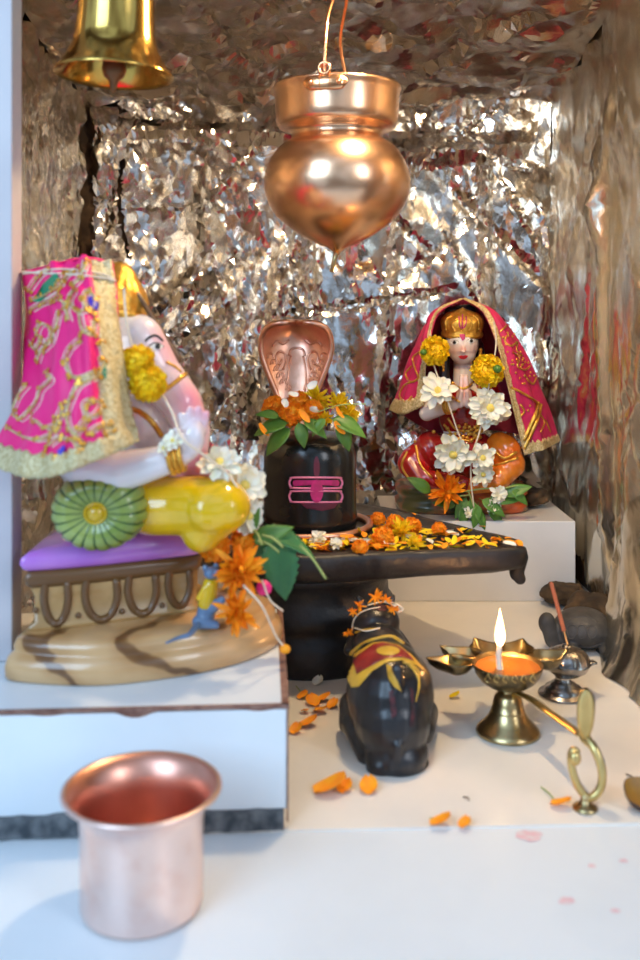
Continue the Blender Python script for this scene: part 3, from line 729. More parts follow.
o2 = spl([(-.209, .700, 0), (-.205, .697, 0), (-.170, .709, 0), (-.130, .727, 0), (-.100, .741, 0), (-.094, .748, 0), (-.095, .765, 0), (-.100, .800, 0), (-.105, .806, 0), (-.16, .808, 0), (-.204, .806, 0), (-.209, .800, 0), (-.2105, .75, 0)], 5)[:-1]
o2 = [(p.x, p.y) for p in o2]
obj('rim_band', prism_layers(o2, [(.002, PT+.0300), (-.0022, PT+.0335), (-.0028, PT+.0385), (-.001, PT+.0430)], None), M['brown_paint'], t)
th = obj('throne', prism_layers(o2, [(0, PT-.001), (-.001, PT+.003), (.0025, PT+.005), (.003, PT+.024), (.001, PT+.030), (.003, PT+.033), (.004, PT+.041)], None), M['tan_glaze'], t)
bv = bvh_of([th]); bm = bmesh.new()
for cx, y0, w_, h_ in ((56, 577, 11, 47), (101, 575, 15, 45), (142, 571, 13, 43), (179, 566, 10, 40)):
    inset_tube(bm, bv, [(cx-w_, y0+4), (cx-w_-1, y0+h_*.5), (cx-w_*.7, y0+h_*.85), (cx, y0+h_), (cx+w_*.7, y0+h_*.85), (cx+w_+1, y0+h_*.5), (cx+w_, y0+3)], .0030, 8, n=4, off=.0001)
obj('arch_ornament', bm, M['brown_paint'], th)
bm = bmesh.new()
for cx, cy in ((78, 615), (122, 611), (162, 605), (36, 610)):
    p, _ = hit(bv, cx, cy, .0008)
    if p: ell(bm, p, (.0022, .002, .0022), seg=10)
for y0 in (0, 1):
    inset_tube(bm, bv, [(34, 570-y0*7+14*0), (80, 569-y0*7), (130, 563-y0*7), (185, 556-y0*7)], .0006, 6, n=5)
obj('rim_ornament', bm, M['brown_paint'], th)
bm = prism_layers(o2, [(.003, PT+.0425), (-.003, PT+.0445), (-.0055, PT+.049), (-.005, PT+.053), (-.001, PT+.0565), (.010, PT+.0585), (.03, PT+.0600)], None)
for v in bm.verts:
    v.co.z += .008*exp(-((v.co.x+.125)/.03)**2)*(1 if v.co.z > PT+.055 else 0)
obj('seat_cushion', bm, M['purple'], t)
# round bolster, end towards the viewer
bcn = P(98, 511, .690); AX = Matrix(((1, 0, 0), (0, 0, 1), (0, 1, 0)))   # local z runs away from the viewer
bm = bmesh.new(); pr = [(.0006, -.006), (.006, -.0065), (.012, -.0105), (.020, -.0125), (.027, -.0105), (.0325, -.004), (.0342, .006), (.0345, .03), (.0345, .07), (.034, .095), (.030, .103), (.001, .105)]
vs = lathe(bm, pr, (0, 0, 0), 192, None, wob=lambda a, z: -.045*(abs(cos(a*10))**6 if z < .1 else 0))
bm.faces.ensure_lookup_table()
for i, row in enumerate(vs[:-1]):
    for k, v in enumerate(row):
        pass
for f in bm.faces:
    c = f.calc_center_median(); a = atan2(c.y, c.x)
    if abs(cos(a*10)) > .955 and .0085 < sqrt(c.x**2+c.y**2) and c.z < .1: f.material_index = 1
for v in bm.verts: v.co = bcn+V((v.co.x, v.co.z, v.co.y*.85))
bmesh.ops.recalc_face_normals(bm, faces=bm.faces)
bo = obj('bolster', bm, [M['bolster'], M['bolster_dark']], t)
bm = bmesh.new(); ell(bm, bcn+V((0, -.0085, 0)), (.0062, .004, .0058)); tube(bm, [bcn+V((.0074*cos(a), -.0085, .0068*sin(a))) for a in [2*pi*k/20 for k in range(20)]], .0012, 6, closed=True)
obj('bolster_button', bm, M['yellow_glaze'], bo)
r_ = lambda px: px*gs
prims = [('e', g(116, 352, .025), (r_(48), .040, r_(56))), ('c', g(138, 340, .012), r_(27), g(158, 374, .010), r_(24)), ('c', g(158, 374, .010), r_(24), g(181, 402, .006), r_(21)),
         ('c', g(181, 402, .006), r_(21), g(193, 432, .006), r_(18)), ('c', g(193, 432, .006), r_(18), g(193, 458, .004), r_(15)), ('c', g(193, 458, .004), r_(15), g(178, 472, 0), r_(12)),
         ('e', g(112, 455, .035), (r_(56), .045, r_(55))), ('c', g(58, 440, .0), r_(25), g(88, 466, -.022), r_(24)), ('c', g(88, 466, -.022), r_(24), g(120, 472, -.028), r_(20)),
         ('c', g(120, 472, -.028), r_(20), g(174, 458, -.030), r_(13.5)), ('c', g(174, 458, -.03), r_(13), g(186, 450, -.03), r_(12)),
         ('e', g(191, 440, -.030), (r_(13), .0085, r_(20)), Matrix.Rotation(radians(14), 3, 'Y')),
         ('e', g(205, 470, .012), (r_(26), .020, r_(14))), ('e', g(150, 428, .028), (r_(34), .030, r_(40)))]
for k, (x0, y0, x1, y1, rr0) in enumerate(((183, 430, 181, 415, 4.0), (190, 427, 190, 409, 4.2), (197, 427, 199, 408, 4.2), (203, 431, 207, 413, 3.8))):
    prims.append(('c', g(x0, y0, -.031+.002*k), r_(rr0+.7), g(x1, y1, -.033+.002*k), r_(rr0-.6)))
prims.append(('c', g(184, 446, -.036), r_(5), g(176, 430, -.041), r_(3.6)))
body = obj('body', blob(prims, .0014, 4), M['skin'], t)
pk = [(g(196, 392, -.008), .016, .75), (g(205, 408, -.01), .020, .8), (g(178, 350, 0), .016, .7), (g(165, 330, 0), .014, .45), (g(193, 470, -.01), .022, .85), (g(196, 408, -.033), .006, .5), (g(208, 414, -.03), .006, .5), (g(212, 476, 0), .02, .5)]
def gp(p):
    c = (.80, .79, .80)
    for q, w_, k in pk: c = mixc(c, (.90, .24, .32), k*exp(-((p-q).length/w_)**2))
    return c
paint(body, gp)
bv = bvh_of([body])
bm = bmesh.new()
fe = bmesh.new(); patch(fe, bv, [(149, 347), (153, 344.2), (158, 343.6), (163, 346.5), (160, 349.4), (154, 350)], .0004, 1.); obj('eye', fe, M['eye_white'], body)
fe = bmesh.new(); patch(fe, bv, polar(157, 346.8, 2.6, 2.9, 12), .0008, 1.); inset_tube(fe, bv, [(148, 347.5), (152, 344), (158, 343), (164, 347)], .0006, 5); obj('pupil', fe, M['black_paint'], body)
fe = bmesh.new(); inset_tube(fe, bv, [(145, 341), (150, 337), (156, 335.5), (163, 341)], .0010, 6); obj('eyebrow', fe, M['black_paint'], body)
fe = bmesh.new(); inset_tube(fe, bv, [(158, 396), (168, 388), (178, 380), (188, 372)], .0017, 8); inset_tube(fe, bv, [(166, 362), (174, 366), (181, 372)], .0012, 6); obj('trunk_band', fe, M['gold'], body)
fe = bmesh.new(); inset_tube(fe, bv, [(128, 408), (140, 412), (152, 422), (162, 436)], .0022, 8, default=.70); obj('necklace', fe, M['gold'], body)
# bangle
bm = bmesh.new()
for k, off in enumerate((0, 5, 10)):
    ce = g(171+off, 458-off*.35, -.030); Qb = frame(V((1, 0, .22)))
    tube(bm, [ce+Qb @ V((.0108*cos(a), .0108*sin(a), 0)) for a in [2*pi*i/24 for i in range(24)]], .0022, 8, closed=True)
obj('bangle', bm, M['gold'], t)
# crown
bm = bmesh.new(); kc = g(107, 323, .024)
Qc = Matrix.Rotation(radians(10), 3, 'Y')
lathe(bm, [(.030, -.004), (.0322, 0), (.0322, .003), (.0305, .005), (.0305, .008), (.0312, .010), (.0305, .013), (.0275, .016), (.0270, .022), (.0235, .029), (.0190, .034), (.0150, .038), (.0120, .042), (.0075, .046), (.003, .048)], kc, 48, Matrix.Rotation(radians(14), 3, 'Y'), wob=lambda a, z: .035*cos(a*14)*(1 if .016 < z < .045 else 0))
obj('crown', bm, M['gold'], t)
bm = bmesh.new(); tube(bm, spl([g(120, 272, .018), g(140, 298, .012), g(160, 330, .012), g(181, 362, .014)], 6), .0022, 8); obj('crown_edge', bm, M['brown_paint'], t)
# trousers
prims = [('c', g(150, 505, .0), r_(30), g(205, 506, -.012), r_(30)), ('e', g(216, 506, -.014), (r_(35), .027, r_(29))), ('c', g(212, 514, -.014), r_(29), g(202, 530, -.012), r_(22)), ('e', g(140, 500, .05), (r_(50), .035, r_(36)))]
bm = blob(prims, .0016, 6)
for v in bm.verts:
    a = v.co.x*55+v.co.z*12; v.co.y += .0012*sin(a*3)
obj('trousers', bm, M['yellow_glaze'], t)
# little mouse with a yellow jacket
mz = lambda px, py, dy=0: P(px, py, .706+dy)
ms = .706/F
prims = [('c', mz(205, 618), 9.5*ms, mz(210, 588), 7.5*ms), ('e', mz(211, 573, -.002), (7.5*ms, 8*ms, 6.5*ms)), ('c', mz(211, 573, -.002), 5*ms, mz(220, 572, -.006), 2.5*ms), ('c', mz(199, 622, -.004), 7*ms, mz(216, 625, -.006), 4*ms), ('c', mz(212, 608, -.003), 6*ms, mz(222, 600, -.006), 4*ms), ('e', mz(205, 568, .0), (3*ms, 2*ms, 3.5*ms)), ('e', mz(216, 566, .002), (3*ms, 2*ms, 3.5*ms))]
mb = obj('mouse', blob(prims, .0007, 3), M['grey_blue'], t)
bm = bmesh.new(); tube(bm, spl([mz(199, 622, -.004), PZ(190, 634, PT+.0035), PZ(178, 638, PT+.0025), PZ(166, 643, PT+.002)], 6), [.0026-.0018*i/18 for i in range(19)], 8); obj('tail', bm, M['grey_blue'], mb)
obj('jacket', blob([('c', mz(207, 603, -.0005), 9.3*ms, mz(210.5, 585, -.0005), 8.2*ms), ('c', mz(205, 588, -.004), 3.2*ms, mz(199, 598, -.004), 3.*ms)], .0007, 3), M['yellow_glaze'], mb)

# pink veil over its head
def cm(p0, p1, p2, p3, t_): return .5*((2*p1)+(-p0+p2)*t_+(2*p0-5*p1+4*p2-p3)*t_*t_+(-p0+3*p1-3*p2+p3)*t_**3)
def bicubic(G, u, v):
    nr, nc = len(G), len(G[0])
    def crs(A, x):
        n = len(A); x = min(max(x, 0), 1)*(n-1); i = min(int(x), n-2); f = x-i
        p0 = A[i-1] if i > 0 else A[0]*2-A[1]; p3 = A[i+2] if i+2 < n else A[-1]*2-A[-2]
        return cm(p0, A[i], A[i+1], p3, f)
    return crs([crs(row, u) for row in G], v)
def cloth_pair(G, name, nu, nv, ripple, mats, border, bmat, parent, thick=.0006, bw=(.06, .06, .9), sides=(False, True, True, False)):
    """cloth grid plus a lace border strip following its edges"""
    def S(u, v):
        p = bicubic(G, u, v); e = 1e-3
        n = (bicubic(G, min(1, u+e), v)-bicubic(G, max(0, u-e), v)).cross(bicubic(G, u, min(1, v+e))-bicubic(G, u, max(0, v-e)))
        n = n.normalized() if n.length > 1e-12 else V((0, -1, 0))
        if n.y > 0: n = -n
        return p+n*ripple(u, v), n
    bm = bmesh.new(); add_grid(bm, [[S(i/nu, j/nv)[0] for i in range(nu+1)] for j in range(nv+1)])
    o = obj(name, bm, mats, parent); md = o.modifiers.new('thickness', 'SOLIDIFY'); md.thickness = thick; md.offset = 0
    bm = bmesh.new()
    def strip_(f, n, m_):
        top = []; bot = []
        for i in range(n+1):
            rt = []; 
            for j in range(m_+1):
                p, nn = f(i/n, j/m_); sc_ = .0012+.0005*sin(i*1.9)*sin(j*2.1)
                rt.append(p+nn*(sc_ if 0 < j < m_ else .0002)); 
            top.append(rt)
        add_grid(bm, top)
    if sides[1]: strip_(lambda a, b_: S(1.008-bw[1]*b_+.006*sin(a*95), a), 120, 8)
    if sides[0]: strip_(lambda a, b_: S(bw[0]*b_-.008+.006*sin(a*95), a), 120, 8)
    if sides[2]: strip_(lambda a, b_: S(a, 1.008-(1-bw[2])*b_+.006*sin(a*95)), 160, 8)
    if sides[3]: strip_(lambda a, b_: S(a, (1-bw[2])*b_-.004), 100, 8)
    b_ = obj(border, bm, bmat, parent); md = b_.modifiers.new('thickness', 'SOLIDIFY'); md.thickness = .0007
    return o, b_, S
t = thing('veil', g(60, 480, -.03), 'hot pink veil with pale gold lace border draped over the large left idol', 'veil')
Pv = P
G1 = [[Pv(22, 272, .742), Pv(52, 264, .716), Pv(84, 258, .708), Pv(111, 263, .716)],
      [Pv(27, 330, .744), Pv(62, 318, .680), Pv(92, 322, .662), Pv(120, 328, .694)],
      [Pv(22, 392, .718), Pv(58, 395, .655), Pv(93, 390, .645), Pv(128, 386, .684)],
      [Pv(-20, 462, .690), Pv(38, 478, .642), Pv(92, 462, .634), Pv(139, 441, .672)]]
cl, br, S1 = cloth_pair(G1, 'cloth', 90, 90, lambda u, v: .0022*sin(u*21+v*3)*(1-v*.5)+.0012*sin(u*40-v*9)+.0012*noise.noise(V((u*6, v*6, 1))), M['silk_pink'], 'lace_border', M['zari_pale'], t, bw=(.06, .27, .90))
# far side of the same cloth, over the head and down behind
G2 = [[Pv(22, 272, .742), Pv(52, 264, .716), Pv(84, 258, .708), Pv(111, 263, .716)],
      [V((-.215, .785, .370)), V((-.198, .79, .378)), V((-.178, .79, .379)), V((-.160, .79, .372))],
      [V((-.222, .83, .30)), V((-.21, .845, .31)), V((-.18, .85, .32)), V((-.155, .835, .32))],
      [V((-.225, .845, .20)), V((-.215, .855, .20)), V((-.18, .86, .20)), V((-.15, .85, .21))]]
bm = bmesh.new(); add_grid(bm, [[bicubic(G2, i/30, j/40)+V((0, .002*sin(i*.9), 0)) for i in range(31)] for j in range(41)])
o = obj('back_fold', bm, M['silk_pink'], t); o.modifiers.new('thickness', 'SOLIDIFY').thickness = .0006
# embroidery
bv = bvh_of([cl]); bm = bmesh.new(); bl = bmesh.new(); bs = bmesh.new()
curls = [[(44, 345), (52, 338), (50, 327), (42, 325), (38, 333), (42, 340), (36, 350), (32, 342)],
 [(60, 312), (56, 328), (52, 342), (42, 352), (38, 362)], [(80, 340), (70, 350), (66, 362), (72, 376), (82, 378), (96, 372)], [(100, 345), (104, 360), (98, 376), (80, 385), (72, 400), (68, 415), (72, 430), (80, 440)],
 [(48, 372), (52, 380), (42, 390), (38, 402), (30, 412), (20, 420), (14, 412), (18, 398), (28, 385)], [(36, 420), (46, 428), (58, 425), (50, 436), (36, 440), (22, 436), (8, 428)],
 [(64, 405), (58, 420), (56, 430)], [(86, 418), (96, 414), (100, 405), (92, 400), (84, 406), (86, 418), (80, 428), (74, 436)], [(90, 432), (100, 426), (110, 424), (114, 428), (104, 434)],
 [(50, 445), (60, 438), (72, 440), (78, 450), (68, 456), (54, 458), (44, 454)], [(76, 290), (70, 300), (76, 312), (86, 310), (84, 300), (88, 292), (94, 298), (92, 312)], [(80, 312), (84, 330), (92, 334), (94, 322)],
 [(34, 300), (44, 296), (54, 290), (62, 284)], [(32, 310), (42, 304), (52, 300), (60, 294)], [(60, 286), (66, 276), (78, 270)], [(62, 300), (66, 306), (70, 320)], [(30, 290), (40, 276), (50, 270)], [(86, 262), (82, 276), (74, 286)]]
for cv in curls:
    inset_tube(bm, bv, cv, .0015, 6, n=5, off=.0003, flat=(1.3, .6)); 
    for dx, dy in ((3.0, 1.8), (-2.8, -1.8)): inset_tube(bl, bv, [(x+dx, y+dy) for x, y in cv], .00055, 5, n=5, off=.0003)
rn = random.Random(2)
for cv in curls:
    for x, y in cv:
        for k in range(3):
            p, n_ = hit(bv, x+rn.uniform(-3.5, 3.5), y+rn.uniform(-3.5, 3.5), .0009)
            if p: lathe(bs, [(.0004, 0), (.0015, .0002), (.0017, .0007), (.0011, .0010)], p, 10, frame(n_))
obj('gold_embroidery', bm, M['zari'], t)
obj('thread_outline', bl, M['thread'], t)['kind'] = 'stuff'
obj('sequins', bs, M['gold'], t)['kind'] = 'stuff'
for pl in ([(34, 302), (44, 284), (56, 273), (61, 281), (52, 290), (42, 302)], [(101, 366), (105, 364), (106, 378), (102, 380)]):
    bm = bmesh.new(); patch(bm, bv, pl, .0008, 2); obj('green_applique', bm, M['green_patch'], t)
for pl in ([(86, 300), (92, 298), (97, 304), (96, 312), (89, 308)], [(58, 452), (66, 445), (68, 449), (62, 456)]):
    bm = bmesh.new(); patch(bm, bv, pl, .0016, 2); obj('blue_applique', bm, M['blue_patch'], t)
bm = bmesh.new(); bvb = bvh_of([cl, br]); inset_tube(bm, bvb, [(23, 272), (50, 274), (80, 276), (104, 279), (117, 282)], .0009, 6, n=6, off=.001); inset_tube(bm, bvb, [(24, 274), (60, 270), (98, 274), (117, 281)], .0008, 6, n=6, off=.001)
tag(obj('tie_thread', bm, M['thread']), 'pale cotton thread tied around the top of the hot pink veil', 'thread')

# ------------------------------------------------------------------ flowers on that idol
def part_flower(bm, name, loc, dirv, m_, parent, roll=0):
    xf(bm, loc, facing(dirv, roll)); return obj(name, bm, m_, parent)
def white_flower_part(loc, dirv, rad, seed, parent, yellow=False, n=13):
    f = part_flower(white_bm(rad, seed, n), 'white_flower', loc, dirv, M['petal_white'], parent)
    part_flower(eye_bm(rad, seed), 'flower_centre', loc, dirv, M['flower_eye'], f); return f
t = thing('flower_garland', g(246, 505, -.03), 'thread garland of yellow marigold and white flowers on the large left idol', 'garland')
bm = bmesh.new(); tube(bm, spl([g(124, 288, -.028), g(126, 315, -.030), g(134, 350, -.030), g(158, 388, -.028), g(172, 412, -.034), g(182, 438, -.048), g(204, 455, -.040), g(228, 474, -.025), g(245, 500, -.02)], 6), .0009, 6); obj('thread', bm, M['thread'], t)
part_flower(marigold_bm(17.5*gs, 1, petals=1.4), 'marigold', g(138, 362, -.030), (-.1, -1, .2), M['petal_yellow'], t)
part_flower(marigold_bm(19*gs, 2, petals=1.4), 'marigold', g(148, 383, -.032), (.2, -1, -.2), M['petal_yellow'], t)
white_flower_part(g(173, 441, -.046), (-.2, -1, .6), 11*gs, 3, t, n=7); white_flower_part(g(164, 448, -.044), (-.6, -1, .2), 9*gs, 4, t, n=6)
white_flower_part(g(220, 464, -.012), (-.1, -.8, .8), 23*gs, 5, t, n=11); white_flower_part(g(243, 486, .0), (.6, -.9, .4), 27*gs, 6, t, n=14); white_flower_part(g(246, 515, .006), (.9, -.7, -.1), 25*gs, 7, t, n=13)
def top_flower(name, bm, loc, dirv, m_, label, cat, group=None, roll=0):
    loc = V(loc)-V((0, 0, .003 if group == 'flowers on the lingam' else 0)); xf(bm, loc, facing(dirv, roll)); return tag(obj(name, bm, m_, origin=loc), label, cat, group)
top_flower('marigold', spiky_bm(29*gs, 5, 46), P(240, 570, .700), (.1, -1, .25), M['petal_orange'], 'largest loose orange marigold resting beside the blue mouse on the plinth', 'flower', 'marigold flowers')
top_flower('marigold', spiky_bm(24*gs, 8, 34), P(238, 612, .690), (.1, -1, .1), M['petal_orange'], 'orange marigold lower on the plinth edge, right of the blue mouse', 'flower', 'marigold flowers')
top_flower('marigold', marigold_bm(17*gs, 9), P(214, 546, .715), (.3, -1, .1), M['petal_orange'], 'small orange marigold tucked under the yellow knee of the large idol', 'flower', 'marigold flowers')
top_flower('marigold', marigold_bm(14*gs, 10), P(242, 540, .73), (.8, -1, .1), M['petal_orange'], 'orange marigold half hidden behind the yellow knee above the green leaves', 'flower', 'marigold flowers')
t = thing('loose_thread', P(268, 620, .70), 'loose garland thread with an orange petal hanging off the right plinth edge', 'thread')
bm = bmesh.new(); tube(bm, spl([P(243, 585, .676), P(262, 606, .680), P(276, 636, .700), P(287, 650, .708)], 6), .0008, 6); tube(bm, spl([P(262, 580, .70), P(270, 600, .705), P(283, 611, .71)], 6), .0007, 6); obj('thread', bm, M['thread'], t)
bm = bmesh.new(); ell(bm, P(285, 649, .706), (.004, .003, .0035)); obj('petal', bm, M['petal_orange'], t)
bm = bmesh.new(); ell(bm, P(264, 588, .715), (.006, .005, .0055))
for v in bm.verts: v.co.z += .0006*sin(v.co.x*3000)
tag(obj('pink_bead', bm, M['charm']), 'small bright pink bead beside the orange marigold on the plinth', 'bead')
def leaf(loc, dirv, L_, W, m_, label, bend=.3, serr=0., roll=0., up=V((0, 0, 1)), group=None, seed=0, fold=.25):
    d = V(dirv).normalized(); y = up.cross(d)
    if y.length < .1: y = V((1, 0, 0))
    y.normalize(); z = d.cross(y); Q = Matrix((d, y, z)).transposed() @ Matrix.Rotation(roll, 3, 'X')
    bm = xf(leaf_bm(L_, W, bend, fold, serr, seed), loc, Q)
    o = tag(obj('leaf', bm, m_, origin=loc), label, 'leaf', group); o.modifiers.new('thickness', 'SOLIDIFY').thickness = .0003; return o
fwd = V((0, -1, .2))
leaf(P(276, 536, .735), (.15, -.05, -1), .050, .028, M['leaf_dark'], 'long serrated dark green leaf hanging down in front of the black basin', .1, .10, up=fwd, fold=.15)
leaf(P(262, 528, .735), (1, -.1, -.35), .046, .017, M['leaf_dark'], 'dark green leaf arching right towards the petals on the basin', .25, .08, up=V((0, -.6, 1)))
leaf(P(252, 540, .73), (1, -.2, .35), .030, .014, M['leaf'], 'small green leaf folded up against the white flower of the large idol', .5, .05, up=fwd)
leaf(P(250, 530, .74), (.25, 0, -1), .032, .017, M['leaf_dark'], 'dark leaf behind the hanging serrated leaf beside the yellow knee', .1, .05, up=fwd)
leaf(P(246, 534, .728), (.5, -.2, 1), .022, .011, M['leaf'], 'short upright green leaf tip beside the white flower', .2, .05, up=fwd)
bm = bmesh.new()
for a, b_ in (((258, 541), (279, 552)), ((262, 535), (283, 547)), ((300, 545), (326, 579)), ((254, 530), (262, 545))):
    tube(bm, spl([P(*a, .722), (P(*a, .722)+P(*b_, .715))/2+V((0, 0, .002)), P(*b_, .715)], 5), .0009, 6)
tag(obj('leaf_stems', bm, M['stem']), 'thin pale green stems among the leaves beside the yellow knee', 'stems', kind='stuff')

# ================================================================== PRAYING GODDESS
q_ = lambda px, py, dy=0: P(px, py, 1.215+dy)
gsz = 1.215/F; r_ = lambda px: px*gsz
t = thing('goddess_idol', (q_(463, 0).x, 1.23, LZ), 'small seated praying goddess idol with gold crown on a painted base at the back', 'idol')
bm = bmesh.new(); cpx = q_(463, 0).x
o3 = [(cpx+.082*(abs(cos(a))**.6)*(1 if cos(a) > 0 else -1), 1.238+.054*(abs(sin(a))**.6)*(1 if sin(a) > 0 else -1)) for a in [2*pi*k/64 for k in range(64)]]
obj('base', prism_layers(o3, [(.002, LZ+.0003), (-.001, LZ+.003), (-.001, LZ+.010), (.003, LZ+.013), (.003, LZ+.019), (-.0005, LZ+.022), (-.001, LZ+.028), (.003, LZ+.031), (.02, LZ+.0315)], None), M['plinth_paint'], t)
prims = [('e', q_(462, 344, -.006), (r_(16.5), r_(18), r_(19))), ('e', q_(463, 353.5, -.010), (r_(13), r_(12), r_(11.5))), ('c', q_(463, 358), r_(9.5), q_(463, 382), r_(10)), ('e', q_(463, 396, .004), (r_(24), r_(14), r_(15))),
         ('e', q_(463.2, 349, -.027), (r_(1.9), r_(3.2), r_(4))), ('e', q_(463.2, 351.6, -.029), (r_(2.6), r_(2.2), r_(1.5))),
         ('c', q_(441, 392), r_(9), q_(427, 413, -.018), r_(8)), ('c', q_(427, 413, -.018), r_(8), q_(454, 405, -.042), r_(5.4)), ('c', q_(486, 392), r_(9), q_(503, 413, -.018), r_(8)), ('c', q_(503, 413, -.018), r_(8), q_(473, 405, -.042), r_(5.4)),
         ('e', q_(463, 430), (r_(20), r_(14), r_(26)))]
for sx in (-1, 1):
    prims.append(('e', q_(464+sx*3.4, 398, -.046), (r_(4.6), r_(6), r_(10))))
    for k in range(4):
        prims.append(('c', q_(464+sx*3.2, 394, -.051+.0035*k), r_(2.4), q_(464+sx*2.4, 375+abs(k-1.4)*1.6, -.049+.0032*k), r_(1.9)))
    prims.append(('c', q_(464+sx*4, 400, -.052), r_(2.2), q_(464+sx*2.4, 391, -.0575), r_(1.7)))
body = obj('body', blob(prims, .0011, 2), M['skin'], t)
pk2 = [(q_(457, 350, -.02), .008, .45), (q_(471, 349, -.02), .008, .40), (q_(463, 349, -.03), .005, .55), (q_(464, 390, -.05), .018, .55), (q_(463, 365, 0), .01, .2)]
def gp2(p):
    c = (.84, .76, .70)
    for a, w_, k in pk2: c = mixc(c, (.88, .28, .20), k*exp(-((p-a).length/w_)**2))
    return c
paint(body, gp2); bv = bvh_of([body])
for cx, cy in ((454.5, 342.5), (470.6, 341)):
    fe = bmesh.new(); patch(fe, bv, [(cx-4.6, cy+.4), (cx-1.5, cy-2.0), (cx+2, cy-1.9), (cx+4.8, cy), (cx+1.5, cy+2.0), (cx-1.5, cy+2.1)], .0004, .8); obj('eye', fe, M['eye_white'], body)
    fe = bmesh.new(); patch(fe, bv, polar(cx+.3, cy, 1.7, 1.7, 10), .0009, .7); inset_tube(fe, bv, [(cx-4.3, cy+.5), (cx-1.5, cy-1.8), (cx+2, cy-1.8), (cx+4.6, cy)], .0005, 5, off=.0003); obj('pupil', fe, M['black_paint'], body)
    fe = bmesh.new(); inset_tube(fe, bv, [(cx-5, cy-3.6), (cx-1, cy-6.2), (cx+3, cy-5.8), (cx+5, cy-4.4)], .0005, 5); obj('eyebrow', fe, M['black_paint'], body)
fe = bmesh.new(); patch(fe, bv, [(458.5, 356.2), (461.5, 355), (463.3, 355.6), (465.2, 354.8), (468, 355.6), (466, 358.2), (463.3, 359), (460.5, 358.4)], .0006, .8); obj('lips', fe, M['lip'], body)
fe = bmesh.new(); patch(fe, bv, [(462, 328), (465, 331), (465, 339), (462.6, 341), (460, 337), (459, 331)], .0006, .8); obj('bindi', fe, M['magenta'], body)
# clothes
obj('blouse', blob([('e', q_(463, 416, .0), (r_(25), r_(17), r_(25))), ('c', q_(441, 388), r_(11), q_(434, 400, -.008), r_(10)), ('c', q_(486, 388), r_(11), q_(494, 400, -.008), r_(10)), ('e', q_(463, 400, -.006), (r_(17), r_(14), r_(13)))], .0014, 3), M['red_glaze'], t)
def folds(bm, k=.0008):
    for v in bm.verts: v.co.y += k*sin(v.co.x*420+v.co.z*260)
    return bm
lg_ = obj('skirt', folds(blob([('e', q_(463, 455, .0), (r_(38), r_(26), r_(26))), ('e', q_(430, 451, -.020), (r_(17), r_(18), r_(20))), ('c', q_(432, 448, -.015), r_(15), q_(413, 462, -.022), r_(15)), ('c', q_(411, 464, -.024), r_(14), q_(424, 480, -.040), r_(11)), ('c', q_(424, 480, -.04), r_(11), q_(462, 484, -.045), r_(9))], .0015, 4)), M['red_glaze'], t)
obj('shawl', folds(blob([('e', q_(503, 452, -.020), (r_(18), r_(20), r_(18))), ('c', q_(500, 446, -.018), r_(14), q_(510, 464, -.026), r_(15)), ('c', q_(509, 466, -.028), r_(14), q_(496, 482, -.040), r_(11)), ('c', q_(496, 482, -.04), r_(10), q_(470, 486, -.045), r_(8))], .0015, 4)), M['orange_glaze'], t)
bv2 = bvh_of([lg_, body]+[o for o in t.children if o.name.startswith(('blouse', 'shawl'))])
bm = bmesh.new()
for cv in ([(450, 377), (456, 386), (466, 388), (476, 378)], [(446, 382), (452, 396), (460, 402)], [(480, 382), (478, 396), (472, 402)], [(448, 418), (455, 428), (466, 431), (480, 424), (488, 412)], [(444, 424), (455, 437), (470, 440), (486, 430)], [(407, 452), (402, 466), (410, 480)], [(416, 446), (420, 464), (432, 478)], [(492, 448), (504, 458), (516, 452)], [(494, 466), (506, 462), (518, 458)], [(400, 446), (410, 440), (416, 442)]):
    inset_tube(bm, bv2, cv, .0016, 6, n=5, off=.0003)
rn = random.Random(12)
for k in range(46):
    p, n_ = hit(bv2, rn.gauss(466, 13), rn.uniform(424, 442), .0012)
    if p: ell(bm, p, (.0026, .0022, .0026), seg=8)
for k in range(18):
    p, n_ = hit(bv2, 448+rn.uniform(-3, 3)+k*.2, 368+k*1.0, .001)
    if p: ell(bm, p, (.002, .002, .002), seg=8)
obj('gold_jewellery', bm, M['gold'], t)
bm = bmesh.new()
for ce, dv, rr0 in ((q_(449, 407, -.038), V((1, -.9, .2)), .0079), (q_(478, 407, -.038), V((-1, -.9, .2)), .0079)):
    for k in (-1, 0, 1): Qb = frame(dv); tube(bm, [ce+Qb @ V((rr0*cos(a), rr0*sin(a), k*.0034)) for a in [2*pi*i/20 for i in range(20)]], .0014, 6, closed=True)
obj('bangle', bm, M['gold'], t)
# hair and crown
obj('hair', blob([('e', q_(462, 338, .006), (r_(20), r_(19), r_(20))), ('c', q_(445, 345, .004), r_(5), q_(444, 385, .0), r_(6)), ('c', q_(479, 345, .004), r_(5), q_(482, 382, .0), r_(6)), ('c', q_(450, 312, .01), r_(6), q_(470, 310, .01), r_(6))], .0014, 3), M['black_paint'], t)
bm = bmesh.new(); kc = q_(462, 336, .0)
lathe(bm, [(r_(19.5), -.001), (r_(21), .001), (r_(21), .004), (r_(20), .006), (r_(20.5), .010), (r_(21.5), .018), (r_(20), .024), (r_(15), .029), (r_(8), .032), (r_(3), .034), (.0004, .036)], kc, 48, Matrix.Rotation(radians(8), 3, 'X'), wob=lambda a, z: .03*cos(a*12)*(z > .008))
cr_ = obj('crown', bm, M['gold'], t)
bvc = bvh_of([cr_]); bm = bmesh.new()
for cv in ([(455, 331), (452, 324), (457, 319), (462, 322), (462, 331)], [(462, 331), (463, 321), (469, 319), (472, 325), (469, 331)]): inset_tube(bm, bvc, cv, .0012, 6)
for cv in ([(446, 330), (446, 320), (452, 316)], [(479, 329), (478, 320), (473, 315)]): inset_tube(bm, bvc, cv, .0014, 6)
obj('crown_relief', bm, M['gold'], cr_)
